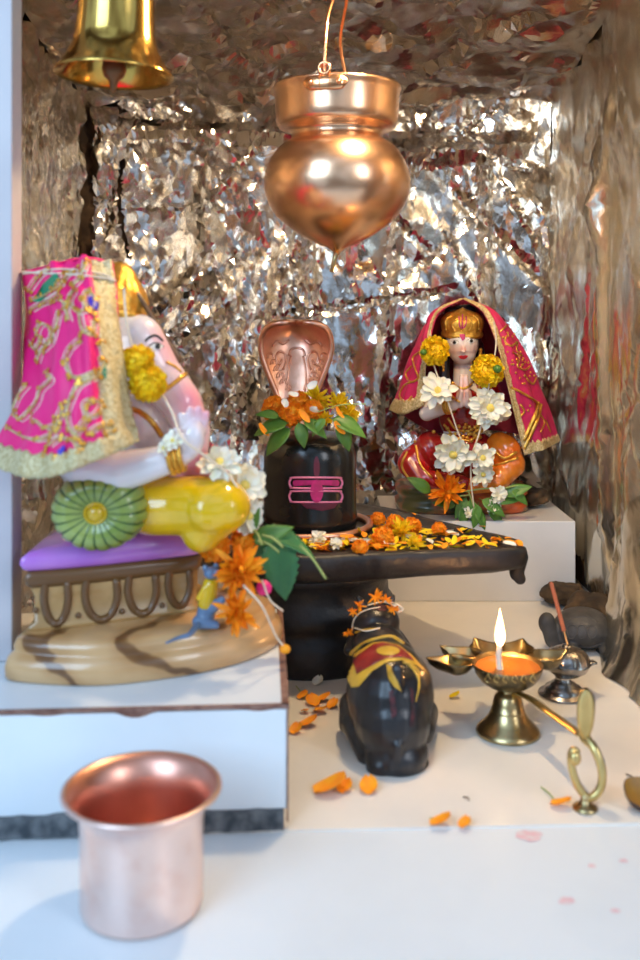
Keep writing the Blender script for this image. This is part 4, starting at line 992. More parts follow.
fe = bmesh.new(); inset_tube(fe, bvc, [(459, 317), (459.5, 325), (462.5, 328), (465.5, 325), (466, 317)], .0009, 6, off=.0008); inset_tube(fe, bvc, [(462.5, 315), (462.5, 328)], .0008, 6, off=.0008); obj('red_mark', fe, M['magenta'], cr_)
for sx in (-1, 1):
    bm = bmesh.new()
    for k in range(7): ell(bm, q_(462+sx*18.5, 350+k*3.4, -.004), (.0027-.0001*k, .002, .0027), seg=8)
    obj('earring', bm, M['gold'], t)

# magenta veil, two front panels joined over the head
t = thing('veil', q_(520, 455, .01), 'magenta veil with gold edging draped over the small praying goddess at the back', 'veil')
w3 = lambda px, py, d: P(px, py, d)
# left panel: u=0 outer/back edge -> u=1 front edge
GL = [[w3(452, 304, 1.235), w3(452, 301, 1.215), w3(456, 300, 1.205), w3(463, 299, 1.20)],
      [w3(432, 322, 1.250), w3(430, 320, 1.215), w3(432, 315, 1.195), w3(437, 314, 1.190)],
      [w3(417, 350, 1.262), w3(414, 352, 1.225), w3(420, 352, 1.192), w3(428, 350, 1.182)],
      [w3(406, 380, 1.272), w3(402, 380, 1.235), w3(412, 378, 1.195), w3(425, 376, 1.182)],
      [w3(398, 412, 1.280), w3(390, 410, 1.245), w3(404, 414, 1.20), w3(424, 405, 1.190)]]
GRR = [[w3(474, 304, 1.235), w3(474, 301, 1.215), w3(470, 300, 1.205), w3(463, 299, 1.20)],
      [w3(500, 322, 1.250), w3(500, 318, 1.215), w3(495, 314, 1.195), w3(484, 312, 1.188)],
      [w3(524, 360, 1.262), w3(526, 358, 1.225), w3(514, 350, 1.188), w3(497, 344, 1.178)],
      [w3(540, 402, 1.272), w3(544, 400, 1.235), w3(526, 392, 1.188), w3(506, 382, 1.176)],
      [w3(545, 444, 1.280), w3(558, 442, 1.245), w3(542, 450, 1.19), w3(524, 455, 1.184)]]
rip = lambda u, v: (.0022*sin(u*16+v*4)+.0012*sin(u*31-v*7))*min(1, v*3)
c1, b1, _ = cloth_pair(GL, 'cloth_panel', 50, 60, rip, M['silk_red'], 'gold_edge', M['zari'], t, bw=(.06, .17, .90))
c2, b2, _ = cloth_pair(GRR, 'cloth_panel', 60, 70, rip, M['silk_red'], 'gold_edge', M['zari'], t, bw=(.06, .13, .95), sides=(True, True, True, False))
GB = [[GL[0][3], w3(456, 300, 1.24), w3(463, 299, 1.245), w3(470, 300, 1.24), GRR[0][3]]]+[[GL[k][0], w3(445-k*3, 320+k*28, 1.276), w3(463, 318+k*28, 1.290), w3(483+k*6, 320+k*28, 1.280), GRR[k][0]] for k in range(1, 5)]
bm = bmesh.new(); add_grid(bm, [[bicubic(GB, i/60, j/60)+V((0, .0015*sin(i*.8), 0)) for i in range(61)] for j in range(61)])
o = obj('back_drape', bm, M['lining'], t); o.modifiers.new('thickness', 'SOLIDIFY').thickness = .0008
# inner flap with a gold band on the right
GF = [[w3(502, 385, 1.192), w3(512, 385, 1.192), w3(522, 392, 1.2)], [w3(504, 412, 1.195), w3(516, 410, 1.190), w3(530, 412, 1.198)], [w3(508, 442, 1.20), w3(518, 440, 1.188), w3(534, 436, 1.196)]]
bm = bmesh.new(); inn = [(500, 384), (512, 386), (524, 392), (534, 400)]
bvv = bvh_of([c1, c2]); bm = bmesh.new()
for cv in ([(537, 402), (534, 416), (527, 432), (520, 446)], [(540, 404), (537, 418), (530, 434), (523, 449)], [(501, 388), (512, 388), (524, 394), (536, 402)]): inset_tube(bm, bvv, cv, .0024, 6, off=.0004, flat=(1.4, .7))
for cv in ([(508, 333), (505, 341), (511, 346), (517, 342), (516, 350), (522, 356)], [(512, 352), (519, 358), (517, 366), (524, 370), (530, 366)], [(516, 402), (510, 410), (516, 418), (524, 412), (520, 404)], [(508, 425), (516, 430), (522, 424)], [(500, 332), (506, 326)], [(524, 375), (532, 384), (536, 378)], [(538, 412), (544, 422), (540, 432)], [(545, 420), (550, 432)]): inset_tube(bm, bvv, cv, .0013, 6, n=5, off=.0004)
for k in range(60):
    cx, cy = rn.choice([(510, 340), (520, 362), (517, 412), (528, 380), (512, 428)])
    p, n_ = hit(bvv, cx+rn.gauss(0, 5), cy+rn.gauss(0, 5), .0008)
    if p: ell(bm, p, (.0016, .0012, .0016), seg=6)
obj('gold_embroidery', bm, M['gold'], t)
bm = bmesh.new()
for cv in ([(412, 366), (406, 374), (411, 382), (418, 378), (416, 370), (413, 358), (420, 352)], [(411, 382), (404, 386), (400, 396), (406, 402), (412, 396)]): inset_tube(bm, bvv, cv, .0014, 6, n=5, off=.0004)
obj('gold_embroidery', bm, M['gold'], t)

# garland of the goddess
t = thing('flower_garland', q_(473, 505, -.07), 'long garland of two yellow marigolds and white flowers around the praying goddess', 'garland')
bm = bmesh.new()
tube(bm, spl([q_(494, 322, -.045), q_(496, 345, -.05), q_(490, 380, -.06), q_(480, 430, -.062), q_(472, 455, -.062), q_(471, 480, -.065), q_(474, 508, -.062)], 6), .0010, 6)
tube(bm, spl([q_(430, 330, -.040), q_(434, 365, -.05), q_(448, 402, -.062), q_(458, 432, -.06), q_(470, 458, -.062)], 6), .0010, 6)
obj('thread', bm, M['thread'], t)
m1 = part_flower(marigold_bm(15*gsz, 21, petals=1.5), 'marigold', q_(435, 351, -.052), (-.35, -1, .1), M['petal_yellow'], t)
m2 = part_flower(marigold_bm(16.5*gsz, 22, petals=1.5), 'marigold', q_(487, 371, -.054), (.15, -1, .1), M['petal_yellow'], t)
part_flower(eye_bm(.02, 1), 'green_sepal', q_(425, 352, -.057), (-1, -1, .1), M['leaf'], m1); part_flower(eye_bm(.026, 1), 'green_sepal', q_(496, 369, -.068), (.4, -1, .1), M['leaf'], m2)
white_flower_part(q_(438, 391, -.058), (-.2, -1, .45), 18*gsz, 23, t, n=10); white_flower_part(q_(489, 408, -.060), (.2, -1, .1), 20*gsz, 24, t, n=17)
white_flower_part(q_(453, 454, -.070), (-.15, -1, -.1), 21*gsz, 25, t, n=12); white_flower_part(q_(482, 458, -.066), (.2, -1, .2), 15*gsz, 26, t, n=11); white_flower_part(q_(482, 474, -.064), (.3, -1, -.1), 13*gsz, 27, t, n=9)
top_flower('marigold', spiky_bm(20*gsz, 31, 40), q_(448, 492, -.062), (0, -1, .5), M['petal_orange'], 'ragged orange marigold at the feet of the praying goddess', 'flower', 'marigold flowers')
rn = random.Random(33)
lv = [(455, 505, -1, .25, .022), (470, 500, .2, -1, .024), (482, 500, .9, -.5, .026), (490, 498, 1, .1, .030), (462, 508, .1, -1, .020), (476, 510, .5, -.9, .020), (488, 508, .8, -.8, .022), (505, 495, 1, .5, .026), (512, 490, 1, -.8, .020), (466, 498, -.5, -.8, .022), (430, 492, -1, .8, .026), (478, 505, -.2, -1, .022)]
for i, (x, y, dx, dz, L_) in enumerate(lv):
    leaf(q_(x, y, -.055-.004*(i % 3)), (dx, -.35, dz), L_*1.25, L_*.62, M['leaf'], 'small green leaf in the spray at the feet of the praying goddess', .25, 0, up=V((rn.uniform(-.3, .3), -1, .6)), group='green leaves at the goddess feet', seed=i)
bm = bmesh.new()
for a, b_ in (((462, 492), (500, 488)), ((445, 500), (470, 495)), ((500, 490), (518, 486)), ((468, 490), (474, 512))): tube(bm, spl([q_(*a, -.058), (q_(*a, -.058)+q_(*b_, -.058))/2+V((0, -.004, .002)), q_(*b_, -.058)], 5), .0010, 6)
tag(obj('leaf_stems', bm, M['stem']), 'pale green stems among the leaves at the goddess feet', 'stems', kind='stuff')
for i, (x, y, sd) in enumerate(((499, 494, 41), (469, 512, 42), (494, 506, 44))):
    top_flower('white_flower', white_bm((10, 7, 8)[i]*gsz, sd, 8), q_(x, y, -.064), (.3, -1, .3), M['petal_white'], ('small white flower right of the leaf spray below the goddess', 'tiny white bud at the lower tip of the garland thread on the ledge', 'small white flower low among the leaves below the goddess')[i], 'flower', 'white flowers')

# ================================================================== FLOWERS ON THE LINGAM
ff = lambda px, py, d=.955: P(px, py, d)
for (x, y, d, rad, dv, kind, lab) in (
    (275, 404, .955, 14, (-.5, -1, .5), 'o', 'leftmost orange marigold on top of the lingam'),
    (291, 409, .945, 14, (-.1, -1, .4), 'o', 'front orange marigold on top of the lingam under the cobra hood'),
    (299, 397, .965, 12, (0, -.8, .8), 'o', 'orange marigold close below the cobra hood'),
    (313, 405, .950, 11, (.1, -1, .3), 'o', 'orange marigold in the middle of the flowers on the lingam'),
    (318, 394, .965, 14, (.1, -1, .7), 'y', 'yellow marigold right beside the lower end of the cobra hood'),
    (338, 399, .960, 13, (.3, -1, .6), 'y', 'yellow marigold on the right shoulder of the lingam'),
    (349, 409, .955, 12, (.7, -1, .3), 'y', 'rightmost yellow marigold on top of the lingam'),
    (325, 414, .945, 9, (.1, -1, .1), 'y', 'small yellow bloom low on the front of the lingam flowers')):
    bm = marigold_bm(rad*d/F, int(x), petals=1.2) if kind == 'o' else spiky_bm(rad*d/F, int(x), 60)
    top_flower('marigold', bm, ff(x, y+2, d), dv, M['petal_orange'] if kind == 'o' else M['petal_yellow'], lab, 'flower', 'flowers on the lingam')
for (x, y, dx, dz, L_, lab) in ((282, 424, -1, -.15, .030, 'green leaf on the left edge of the lingam top'), (285, 430, -.8, -.65, .030, 'green leaf drooping at the left front of the lingam top'), (296, 424, .25, -.8, .022, 'green leaf at the front of the lingam top below the front orange marigold'), (303, 422, .9, -.45, .024, 'green leaf in the middle of the lingam top pointing right'),
    (338, 420, .8, -.25, .032, 'green leaf on the right edge of the lingam top'), (344, 424, .5, -.9, .026, 'green leaf drooping over the right shoulder of the lingam'), (272, 418, -.9, .3, .020, 'small green leaf behind the leftmost orange marigold on the lingam'), (328, 420, -.5, -.5, .018, 'small green leaf beside the drip point on the lingam top')):
    leaf(ff(x+(310-x)*.18, y-1, .937), (dx, -.25, dz), L_*1.1, L_*.62, M['leaf'], lab, .3, 0, up=V((0, -.8, 1)))
bm = bmesh.new(); tube(bm, spl([ff(318, 412, .93), ff(340, 405, .925), ff(366, 404, .925)], 6), .0006, 6)
tag(obj('grass_stem', bm, M['stem']), 'thin dry stem sticking out to the right of the lingam flowers', 'stem')
def one_petal(L_, W, m_, name, seed, curl=.3):
    bm = bmesh.new(); add_petal(bm, L_, W, V((-L_*.5, 0, L_*.05)), Matrix.Identity(3), curl, .25, .05, nl=6, frill=.02, rnd=random.Random(seed)); return bm
def petal_at(loc, rot, L_, W, m_, lab, group, seed, curl=.3, name='petal'):
    o = obj(name, one_petal(L_, W, m_, name, seed, curl), m_, origin=(0, 0, 0)); o.location = loc; o.rotation_euler = rot
    return tag(o, lab, 'petal', group)
for i, (x, y, c, lab) in enumerate(((313, 386, 'w', 'white petal standing against the right side of the cobra hood'), (292, 396, 'w', 'white petal in the centre just below the cobra hood'), (284, 405, 'w', 'small white petal on the leftmost orange marigolds'), (313, 411, 'w', 'white petal lying in front among the yellow lingam flowers'), (303, 416, 'o', 'orange petal hanging down the front of the lingam flowers'), (337, 428, 'o', 'long orange petal drooping over the lingam shoulder'), (261, 430, 'o', 'orange petal hanging over the left edge of the lingam top'), (336, 412, 'o', 'curled orange petal above the drooping one on the lingam'))):
    petal_at(ff(x, y, .930), ((radians(60-20*(i % 3)), radians(40*(i % 2)-20), radians(50*i)) if c == 'w' else (radians(80), radians(60), radians(15*i-40))), .011 if c == 'w' else .015, .008 if c == 'w' else .007, M['petal_white' if c == 'w' else 'petal_orange'], lab, 'petals on the lingam', 50+i)

# ------------------------------------------------------------------ petals strewn over the basin
protos = {}
rn = random.Random(77)
def in_basin(x, y, mrg=.006):
    a = atan2(y-YC.y, x-YC.x) % (2*pi); return sqrt((x-YC.x)**2+(y-YC.y)**2) < yoni_r(a)-mrg
spots = []
tries = 0
def bz(x, y):
    a = atan2(y-YC.y, x-YC.x) % (2*pi); e = yoni_r(a)-sqrt((x-YC.x)**2+(y-YC.y)**2)
    return DZ-.0030 if e > .018 else DZ+.0003
LABP = {'o': 'loose orange marigold petal strewn on the black basin', 'y': 'loose yellow petal strewn on the black basin', 'w': 'loose white petal strewn on the black basin'}
cnt = {'o': 0, 'y': 0, 'w': 0}
while len(spots) < 215 and tries < 6000:
    tries += 1
    px_ = rn.choice((rn.gauss(390, 42), rn.gauss(345, 40), rn.uniform(296, 515), rn.uniform(296, 515))); x = (px_-320)/F*.93; y = .885+abs(rn.gauss(0, .055)) if px_ < 430 else rn.uniform(.885, .965)
    if not in_basin(x, y, .004) or sqrt((x-YC.x)**2+(y-YC.y)**2) < .064 or x < -.05: continue
    c = rn.choice('ooooyyyw' if px_ < 440 else 'oooyyw'); k = cnt[c]; cnt[c] += 1
    big = rn.uniform(.75, 1.25); lift = rn.choice((0, 0, .0015, .003)); loc = V((x, y, bz(x, y)+.0006+lift)); rot = (rn.uniform(-.5, .5), rn.uniform(-.5, .3), rn.uniform(0, 6.28))
    key = (c, k % 4)
    if key not in protos:
        protos[key] = petal_at(loc, rot, {'o': .0105, 'y': .0115, 'w': .014}[c]*(1+.15*(k % 4-1.5)), {'o': .0062, 'y': .0060, 'w': .0085}[c], M[{'o': 'petal_orange', 'y': 'petal_yellow', 'w': 'petal_white'}[c]], LABP[c], {'o': 'orange petals on the basin', 'y': 'yellow petals on the basin', 'w': 'white petals on the basin'}[c], 300+k+ord(c), curl=rn.uniform(-.2, .5))
    else: floorcopy(protos[key], loc, rot, sc=big)
    spots.append((x, y))
for i, (x, y, rad, c, lab) in enumerate(((402, 532, 15, 'y', 'largest loose yellow bloom in the middle of the basin petals'), (413, 541, 9, 'y', 'yellow bloom hanging at the front rim of the basin'), (383, 537, 12, 'o', 'orange bloom on the basin left of the largest yellow bloom'), (395, 522, 10, 'o', 'orange bloom on the basin behind the largest yellow bloom'), (412, 525, 10, 'o', 'orange bloom on the basin nearest the goddess ledge'), (378, 517, 8, 'o', 'small orange bloom at the back of the basin beside the copper coil'), (318, 536, 10, 'w', 'white bloom at the left front of the basin'), (360, 546, 9, 'o', 'orange bloom near the front rim of the basin'), (439, 527, 8, 'o', 'orange bloom at the root of the basin spout'), (336, 541, 8, 'w', 'white bloom on the basin in front of the copper coil'))):
    p = PZ(x, y+5, DZ+.001); rr_ = rad*p.y/F
    bm = marigold_bm(rr_, 60+i) if (c == 'o') else (spiky_bm(rr_, 60+i, 44) if c == 'y' else white_bm(rr_, 60+i, 9))
    top_flower('loose_bloom', bm, p+V((0, 0, rr_*.35)), (rn.uniform(-.3, .3), -.7, 1), M[{'o': 'petal_orange', 'y': 'petal_yellow', 'w': 'petal_white'}[c]], lab, 'flower', 'loose blooms on the basin')
# petals on the marble floor
for i, (x, y, c, ang, L_, lab) in enumerate((
    (331, 791, 'o', .2, .022, 'large orange petal on the marble left of the bull figure foot'), (345, 789, 'o', 1.2, .012, 'curled orange petal touching the large one left of the bull figure foot'),
    (369, 789, 'o', 1.5, .014, 'upright orange petal just below the bull figure foot'), (441, 824, 'o', .1, .013, 'left one of two orange petals at the front floor seam'), (465, 825, 'o', .9, .009, 'right one of two orange petals at the front floor seam'),
    (561, 806, 'o', -.4, .013, 'orange petal with a stalk left of the curled handle foot'), (455, 697, 'y', .3, .009, 'small yellow petal on the marble between bull figure and oil lamp'),
    (303, 697, 'o', .8, .010, 'orange petal nearest the marble block on the floor by the basin'), (313, 703, 'o', 2., .013, 'orange petal in the floor cluster left of the bull figure, at its top'), (324, 700, 'o', .4, .012, 'orange petal in the floor cluster closest to the bull figure'),
    (320, 712, 'o', -.6, .013, 'orange petal in the lower middle of the floor cluster'), (309, 725, 'o', .3, .014, 'lowest large orange petal of the floor cluster beside the block'), (296, 731, 'o', 1.2, .011, 'orange petal touching the block edge below the floor cluster'),
    (333, 706, 'o', 1., .011, 'orange petal tucked against the bull figure haunch'), (305, 712, 'o', -.9, .008, 'tiny orange petal left in the floor cluster'), (318, 683, 'w', 1.2, .011, 'single white petal on the floor at the foot of the basin'))):
    p = PZ(x, y, .0012); petal_at(p+V((0, 0, .0002)), (radians(-6), radians(-4), ang), L_*1.1, L_*.95, M[{'o': 'petal_orange', 'y': 'petal_yellow', 'w': 'petal_white'}[c]], lab, 'petals on the floor', 400+i, curl=.25)
for i, (a, b_, lab) in enumerate((((541, 787), (556, 803), 'thin stalk joined to the orange petal left of the handle foot'), ((430, 818), (440, 822), 'thin stalk at the left petal on the floor seam'), ((340, 783), (352, 787), 'thin stalk beside the large orange petal on the floor'), ((296, 686), (304, 700), 'thin curved stalk on the floor beside the block edge'), ((626, 774), (634, 780), 'short dark twig on the floor above the brown clay dish'), ((463, 797), (469, 800), 'short dark twig on the floor right of the bull figure'))):
    bm = bmesh.new(); p0, p1 = PZ(*a, .001), PZ(*b_, .001); tube(bm, spl([p0, (p0+p1)/2+V((.001, 0, .0006)), p1], 5), .0005, 6)
    tag(obj('stalk', bm, M['stem'] if i < 4 else M['rock']), lab, 'stalk', 'stalks on the floor')

# ================================================================== BLACK BULL FIGURE (seen from behind)
t = thing('bull_figure', (.052, .775, 0), 'black stone seated bull figure seen from behind with painted red and yellow saddle cloth', 'bull figure')
b3 = lambda px, py, d: P(px, py, d)
prims = [('e', b3(390, 692, .755), (.0345, .043, .037)), ('e', b3(392, 716, .742), (.0300, .034, .034)), ('c', b3(388, 672, .775), .0285, b3(381, 668, .815), .025), ('e', b3(384, 690, .80), (.030, .040, .032)),
         ('c', b3(383, 758, .727), .0140, b3(382, 766, .722), .0125), ('c', b3(411, 752, .730), .0135, b3(410, 765, .725), .0120), ('e', b3(398, 757, .727), (.0215, .020, .018)), ('e', b3(397, 768, .735), (.0245, .026, .010)),
         ('c', b3(366, 716, .755), .0125, b3(352, 704, .785), .0105), ('c', b3(352, 704, .785), .0105, b3(349, 724, .765), .0085), ('c', b3(352, 724, .760), .0085, b3(366, 755, .735), .0075), ('c', b3(420, 730, .76), .012, b3(424, 712, .80), .012),
         ('e', b3(380, 648, .825), (.024, .022, .019)), ('c', b3(378, 664, .83), .022, b3(377, 640, .852), .022), ('e', b3(376, 622, .858), (.0215, .020, .0165)), ('c', b3(376, 628, .87), .017, b3(374, 640, .895), .012), ('e', b3(381, 690, .85), (.028, .026, .034)),
         ('c', b3(396, 638, .855), .008, b3(406, 648, .850), .006), ('c', b3(356, 640, .855), .008, b3(349, 650, .850), .0055), ('c', b3(388, 606, .858), .0048, b3(393, 597, .86), .003), ('c', b3(364, 606, .858), .0048, b3(358, 598, .86), .003),
         ('c', b3(397, 668, .722), .0045, b3(398, 745, .712), .0042), ('c', b3(398, 745, .710), .0045, b3(394, 766, .716), .0060)]
bm = blob(prims, .0013, 14)
for v in bm.verts: v.co.z = max(v.co.z, .0005)
bull = obj('body', bm, M['stone'], t); bv = bvh_of([bull])
X = lambda pts: [(320+x/4.18, 570+y/4.18) for x, y in pts]
fe = bmesh.new(); patch(fe, bv, X([(103, 405), (150, 345), (225, 305), (265, 303), (330, 318), (380, 355), (420, 400), (455, 440), (430, 420), (400, 400), (340, 380), (280, 388), (220, 425), (165, 488), (135, 490), (112, 455)]), .0004, 1.8); sd = obj('saddle_border', fe, M['yellow_paint'], bull)
fe = bmesh.new(); patch(fe, bv, X([(138, 378), (225, 318), (262, 310), (320, 322), (360, 348), (392, 385), (345, 370), (280, 374), (210, 408), (160, 438)]), .0011, 1.8); obj('saddle_cloth', fe, M['red_paint'], bull)
fe = bmesh.new(); patch(fe, bv, X([(x, y) for x, y in polar(285, 346, 46, 19)]), .0017, 1.5);  inset_tube(fe, bv, X([(372, 395), (400, 430), (414, 480), (400, 550)]), (.0022, .0006), 6, off=.0003, flat=(1, .5)); inset_tube(fe, bv, X([(345, 385), (385, 400), (412, 430), (410, 500)]), (.0016, .0005), 6, off=.0003)
obj('saddle_medallion', fe, M['yellow_paint'], bull)
rpm = mat('red_powder', (.09, .006, .012), .6, col2=(.02, .008, .01), noise_scale=200)
for pl in ([(288, 510), (308, 500), (322, 570), (318, 610), (300, 620)], [(374, 490), (388, 500), (396, 600), (390, 650), (372, 655), (380, 580)], [(235, 150), (280, 150), (275, 175), (240, 172)]):
    fe = bmesh.new(); patch(fe, bv, X(pl), .0003, 1.2); obj('red_powder', fe, rpm, bull)
fe = bmesh.new(); patch(fe, bv, X([(278, 398), (298, 408), (326, 468), (336, 508), (316, 490), (288, 450)]), .0012, 1.); obj('yellow_stroke', fe, M['yellow_paint'], bull)
fe = bmesh.new(); inset_tube(fe, bv, X([(130, 350), (180, 310), (240, 288), (300, 280), (350, 310)]), .0018, 8); inset_tube(fe, bv, X([(150, 262), (190, 250), (250, 246)]), .0012, 6); obj('neck_cord', fe, M['yellow_paint'], bull)
hp = lambda px, py, d=.835: P(px, py, d)
for i, (x, y, rad, lab) in enumerate(((359, 606, 8, 'left orange bloom on the head of the bull figure'), (375, 597, 9, 'topmost orange bloom on the head of the bull figure'), (386, 600, 7, 'small orange bloom right of the topmost on the bull figure head'), (393, 609, 8, 'right orange bloom on the head of the bull figure'), (349, 633, 8, 'orange bloom hanging at the left ear of the bull figure'), (353, 612, 6, 'small orange bloom at the far left of the bull figure head'))):
    top_flower('loose_bloom', spiky_bm(rad*.835/F, 90+i, 16), hp(x, y), (.1, -1, .6), M['petal_orange'], lab, 'flower', 'blooms on the bull figure')
bm = bmesh.new()
for cv in ([(385, 601), (396, 604), (403, 609), (398, 612)], [(352, 632), (356, 618), (366, 611), (380, 608)], [(356, 628), (366, 632), (380, 629)], [(368, 606), (384, 603), (396, 606)]): inset_tube(bm, bv, cv, .0007, 6, default=.83, off=.001)
tag(obj('flower_thread', bm, M['thread']), 'pale threads tangled over the head of the bull figure', 'thread', kind='stuff')

# ================================================================== FIVE-LEAF OIL LAMP
LC = V((.152, .785, 0)); s = .785/F; zl = lambda y: H-(y-318)*s
t = thing('oil_lamp', LC, 'lit brass oil lamp on a bell-shaped foot with side cups and a long curled handle', 'oil lamp')
bm = bmesh.new(); lathe(bm, [(.001, .0035), (.022, .0035), (.0252, .0006), (.0258, .0016), (.0252, .0034), (.0228, .0060), (.0190, .0095), (.0156, .0140), (.0138, .0180), (.0134, .0188), (.0136, .0194), (.0130, .0200), (.0120, .0250), (.0108, .0295), (.0088, .0325), (.0062, .0336), (.0060, .0352), (.0068, .0360), (.001, .0362)], LC, 64, cap=False)
obj('bell_foot', bm, M['brass_old'], t)
zr = .0560
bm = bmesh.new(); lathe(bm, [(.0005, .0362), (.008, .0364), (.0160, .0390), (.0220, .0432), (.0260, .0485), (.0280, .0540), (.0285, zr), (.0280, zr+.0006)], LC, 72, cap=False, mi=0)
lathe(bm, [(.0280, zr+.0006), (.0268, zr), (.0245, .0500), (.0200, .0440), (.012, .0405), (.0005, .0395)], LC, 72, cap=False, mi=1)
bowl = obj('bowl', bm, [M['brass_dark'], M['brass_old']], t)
bv = bvh_of([bowl]); bm = bmesh.new()
for cx in (487, 496, 505, 514, 523, 532):
    inset_tube(bm, bv, [(cx-4, 673), (cx-1, 669.5), (cx+2.5, 672), (cx, 676), (cx-2, 680), (cx+2, 683)], .00055, 5, n=4)
    inset_tube(bm, bv, [(cx+4, 670), (cx+1.5, 675), (cx+3.5, 679)], .0005, 5, n=4)
obj('engraving', bm, M['brass_pale'], bowl)
bm = bmesh.new(); lathe(bm, [(.0262, zr-.0022), (.0005, zr-.0020)], LC, 64, cap=False); obj('oil', bm, M['oil'], t)
def leafcup(az, rr0=.041, L_=.0245, W=.0140, zc=None):
    ca, sa = cos(radians(az)), sin(radians(az)); Qz = Matrix.Rotation(radians(az), 3, 'Z'); bm = bmesh.new(); n = 40
    def oln(k, sc):
        a = 2*pi*k/n; x = cos(a); y = sin(a); tip = max(0, x)**9
        return (x*W*(1-.0)+tip*(L_-W)*1.0)*sc, y*W*(1-.35*max(0, x)**3)*sc
    lay = [(1.0, 0, 0), (1.04, .0008, 0), (1.0, -.0008, 0), (.92, -.0045, 0), (.72, -.0080, 0), (.45, -.0100, 0), (.05, -.0106, 0)]
    inn = [(1.0, 0, 1), (.93, -.0010, 1), (.80, -.0045, 1), (.5, -.0078, 1), (.05, -.0086, 1)]
    for L3 in (lay, inn):
        rows = []
        for sc, z, mi in L3:
            rows.append([LC+Qz @ V((rr0+oln(k, sc)[0]*(1 if sc > .9 else sc**.15), oln(k, sc)[1], 0))+V((0, 0, zr-.0003+z)) for k in range(n)])
        add_grid(bm, rows, close_u=True, mi=L3[0][2])
    bmesh.ops.recalc_face_normals(bm, faces=bm.faces)
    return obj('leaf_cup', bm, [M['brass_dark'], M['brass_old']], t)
for az in (168, 139, 105, 68, 30): leafcup(az)
# wick, flame
wp = P(500, 664, .780); wp.z = zr-.003
bm = bmesh.new(); tube(bm, [wp, P(498.5, 655, .78), P(500, 643, .78)], [.0026, .0024, .0018], 10); obj('wick', bm, M['wick'], t)
bm = bmesh.new(); z0 = P(500, 646, .78); lathe(bm, [(.0003, 0), (.0022, .0012), (.0036, .0050), (.0039, .0085), (.0034, .0130), (.0023, .0185), (.0012, .0235), (.0005, .0275), (.0001, .0300)], z0, 24, cap=False)
obj('flame', bm, M['flame'], t)
# handle: flat strap, S curl, leaf-shaped tip and a little foot
st = spl([LC+V((0, .002, .0355)), PZ(530, 698.5, .0355), PZ(549, 712, .0370), PZ(566, 724, .0400), PZ(582, 736, .0430), P(594, 748, .669), P(602, 770, .665), P(600, 789, .664), P(589, 798, .664), P(578, 786, .665), P(572, 768, .666), P(571, 755, .667), P(574, 750, .667), P(578, 753, .667)], 8)
n = len(st); bm = bmesh.new(); rows = []
for i, p in enumerate(st):
    tn = (st[min(n-1, i+1)]-st[max(0, i-1)]).normalized(); sd_ = tn.cross(V((.85, .5, 0)) if i > n*.45 else V((0, 0, 1)))
    side = V((.93, .25, 0)) if i < n*.3 else tn.cross(V((0, -1, 0)))
    side = (side-tn*side.dot(tn)).normalized(); nn = tn.cross(side); w_ = .0038 if i < n*.35 else .0036-.0012*(i/n); h_ = .0015 if i < n*.3 else .0026
    rows.append([p+side*w_*cos(a)+nn*h_*sin(a) for a in [2*pi*k/12 for k in range(12)]])
vs = add_grid(bm, rows, close_u=True); bm.faces.new(vs[0]); bm.faces.new(vs[-1])
hd = obj('handle', bm, M['brass_pale'], t)
bm = bmesh.new(); ell(bm, P(575, 758, .665), (.0042, .0036, .0052)); obj('curl_knob', bm, M['brass_pale'], hd)
bm = bmesh.new(); rows = []
for i in range(17):
    k = i/16; p = P(585, 738, .676).lerp(P(586.5, 689, .672), k); w_ = .0064*sqrt(max(.03, 1-abs((k-.62)/(.39 if k > .62 else .66))**2.4)); rows.append([p+V((w_*cos(a), .0026*sin(a), 0)) for a in [2*pi*j/14 for j in range(14)]])
add_grid(bm, rows, close_u=True); obj('leaf_tip', bm, M['brass_pale'], hd)
bm = bmesh.new(); fp = P(585, 806, .664); lathe(bm, [(.0005, 0), (.0085, 0), (.0085, .0014), (.0062, .0030), (.0036, .0042), (.0030, .0075), (.0032, .0100), (.0005, .0105)], (fp.x, fp.y, 0), 24, cap=False); obj('handle_foot', bm, M['brass_old'], hd)

# ------------------------------------------------------------------ incense holder and stick
IC = V((P(563, 0, .865).x, .865, 0)); s = .865/F
t = thing('incense_holder', IC, 'tarnished steel globe-shaped incense holder on a stepped foot beside the oil lamp', 'incense holder')
bm = bmesh.new(); lathe(bm, [(.0005, .0006), (.0215, 0), (.0222, .0010), (.0216, .0022), (.0172, .0032), (.0164, .0052), (.0158, .0074), (.0120, .0086), (.0110, .0108), (.0080, .0124), (.0065, .0150), (.0072, .0168)], IC, 64, cap=False); obj('foot', bm, M['steel'], t)
bm = bmesh.new(); lathe(bm, [(.006, .0166), (.0120, .0185), (.0175, .0225), (.0203, .0275), (.0208, .0305), (.0202, .0312)], IC+V((.0035, 0, 0)), 64, cap=False); lathe(bm, [(.0202, .0312), (.0190, .0345), (.0160, .0385), (.0110, .0415), (.0060, .0432), (.0045, .0436), (.0042, .0446), (.0030, .0450), (.0004, .0450)], IC+V((.0035, 0, 0)), 64, cap=False, wob=lambda a, z: .02*cos(a*16)*(z < .0400)); gb = obj('globe', bm, M['steel'], t)
bm = bmesh.new(); rows = []
for i in range(9):
    k = i/8; p = IC+V((.0035, 0, 0))+V((.0195+.0065*k, -.003, .0290+.0010*sin(k*pi))); w_ = .0050*sqrt(max(.03, 1-k*k)); rows.append([p+V((0, w_*cos(a), .0024*sin(a)*(1-.5*k))) for a in [2*pi*j/12 for j in range(12)]])
add_grid(bm, rows, close_u=True); obj('lug', bm, M['steel'], gb)
top = IC+V((.0042, 0, .0445)); tip = P(551, 582, .875)
bm = bmesh.new(); md_ = top.lerp(tip, .22); tube(bm, [top, md_], .0009, 8, mi=1); tube(bm, [md_, md_+(tip-md_)*.97, tip], [.0019, .0019, .0008], 10, mi=0)
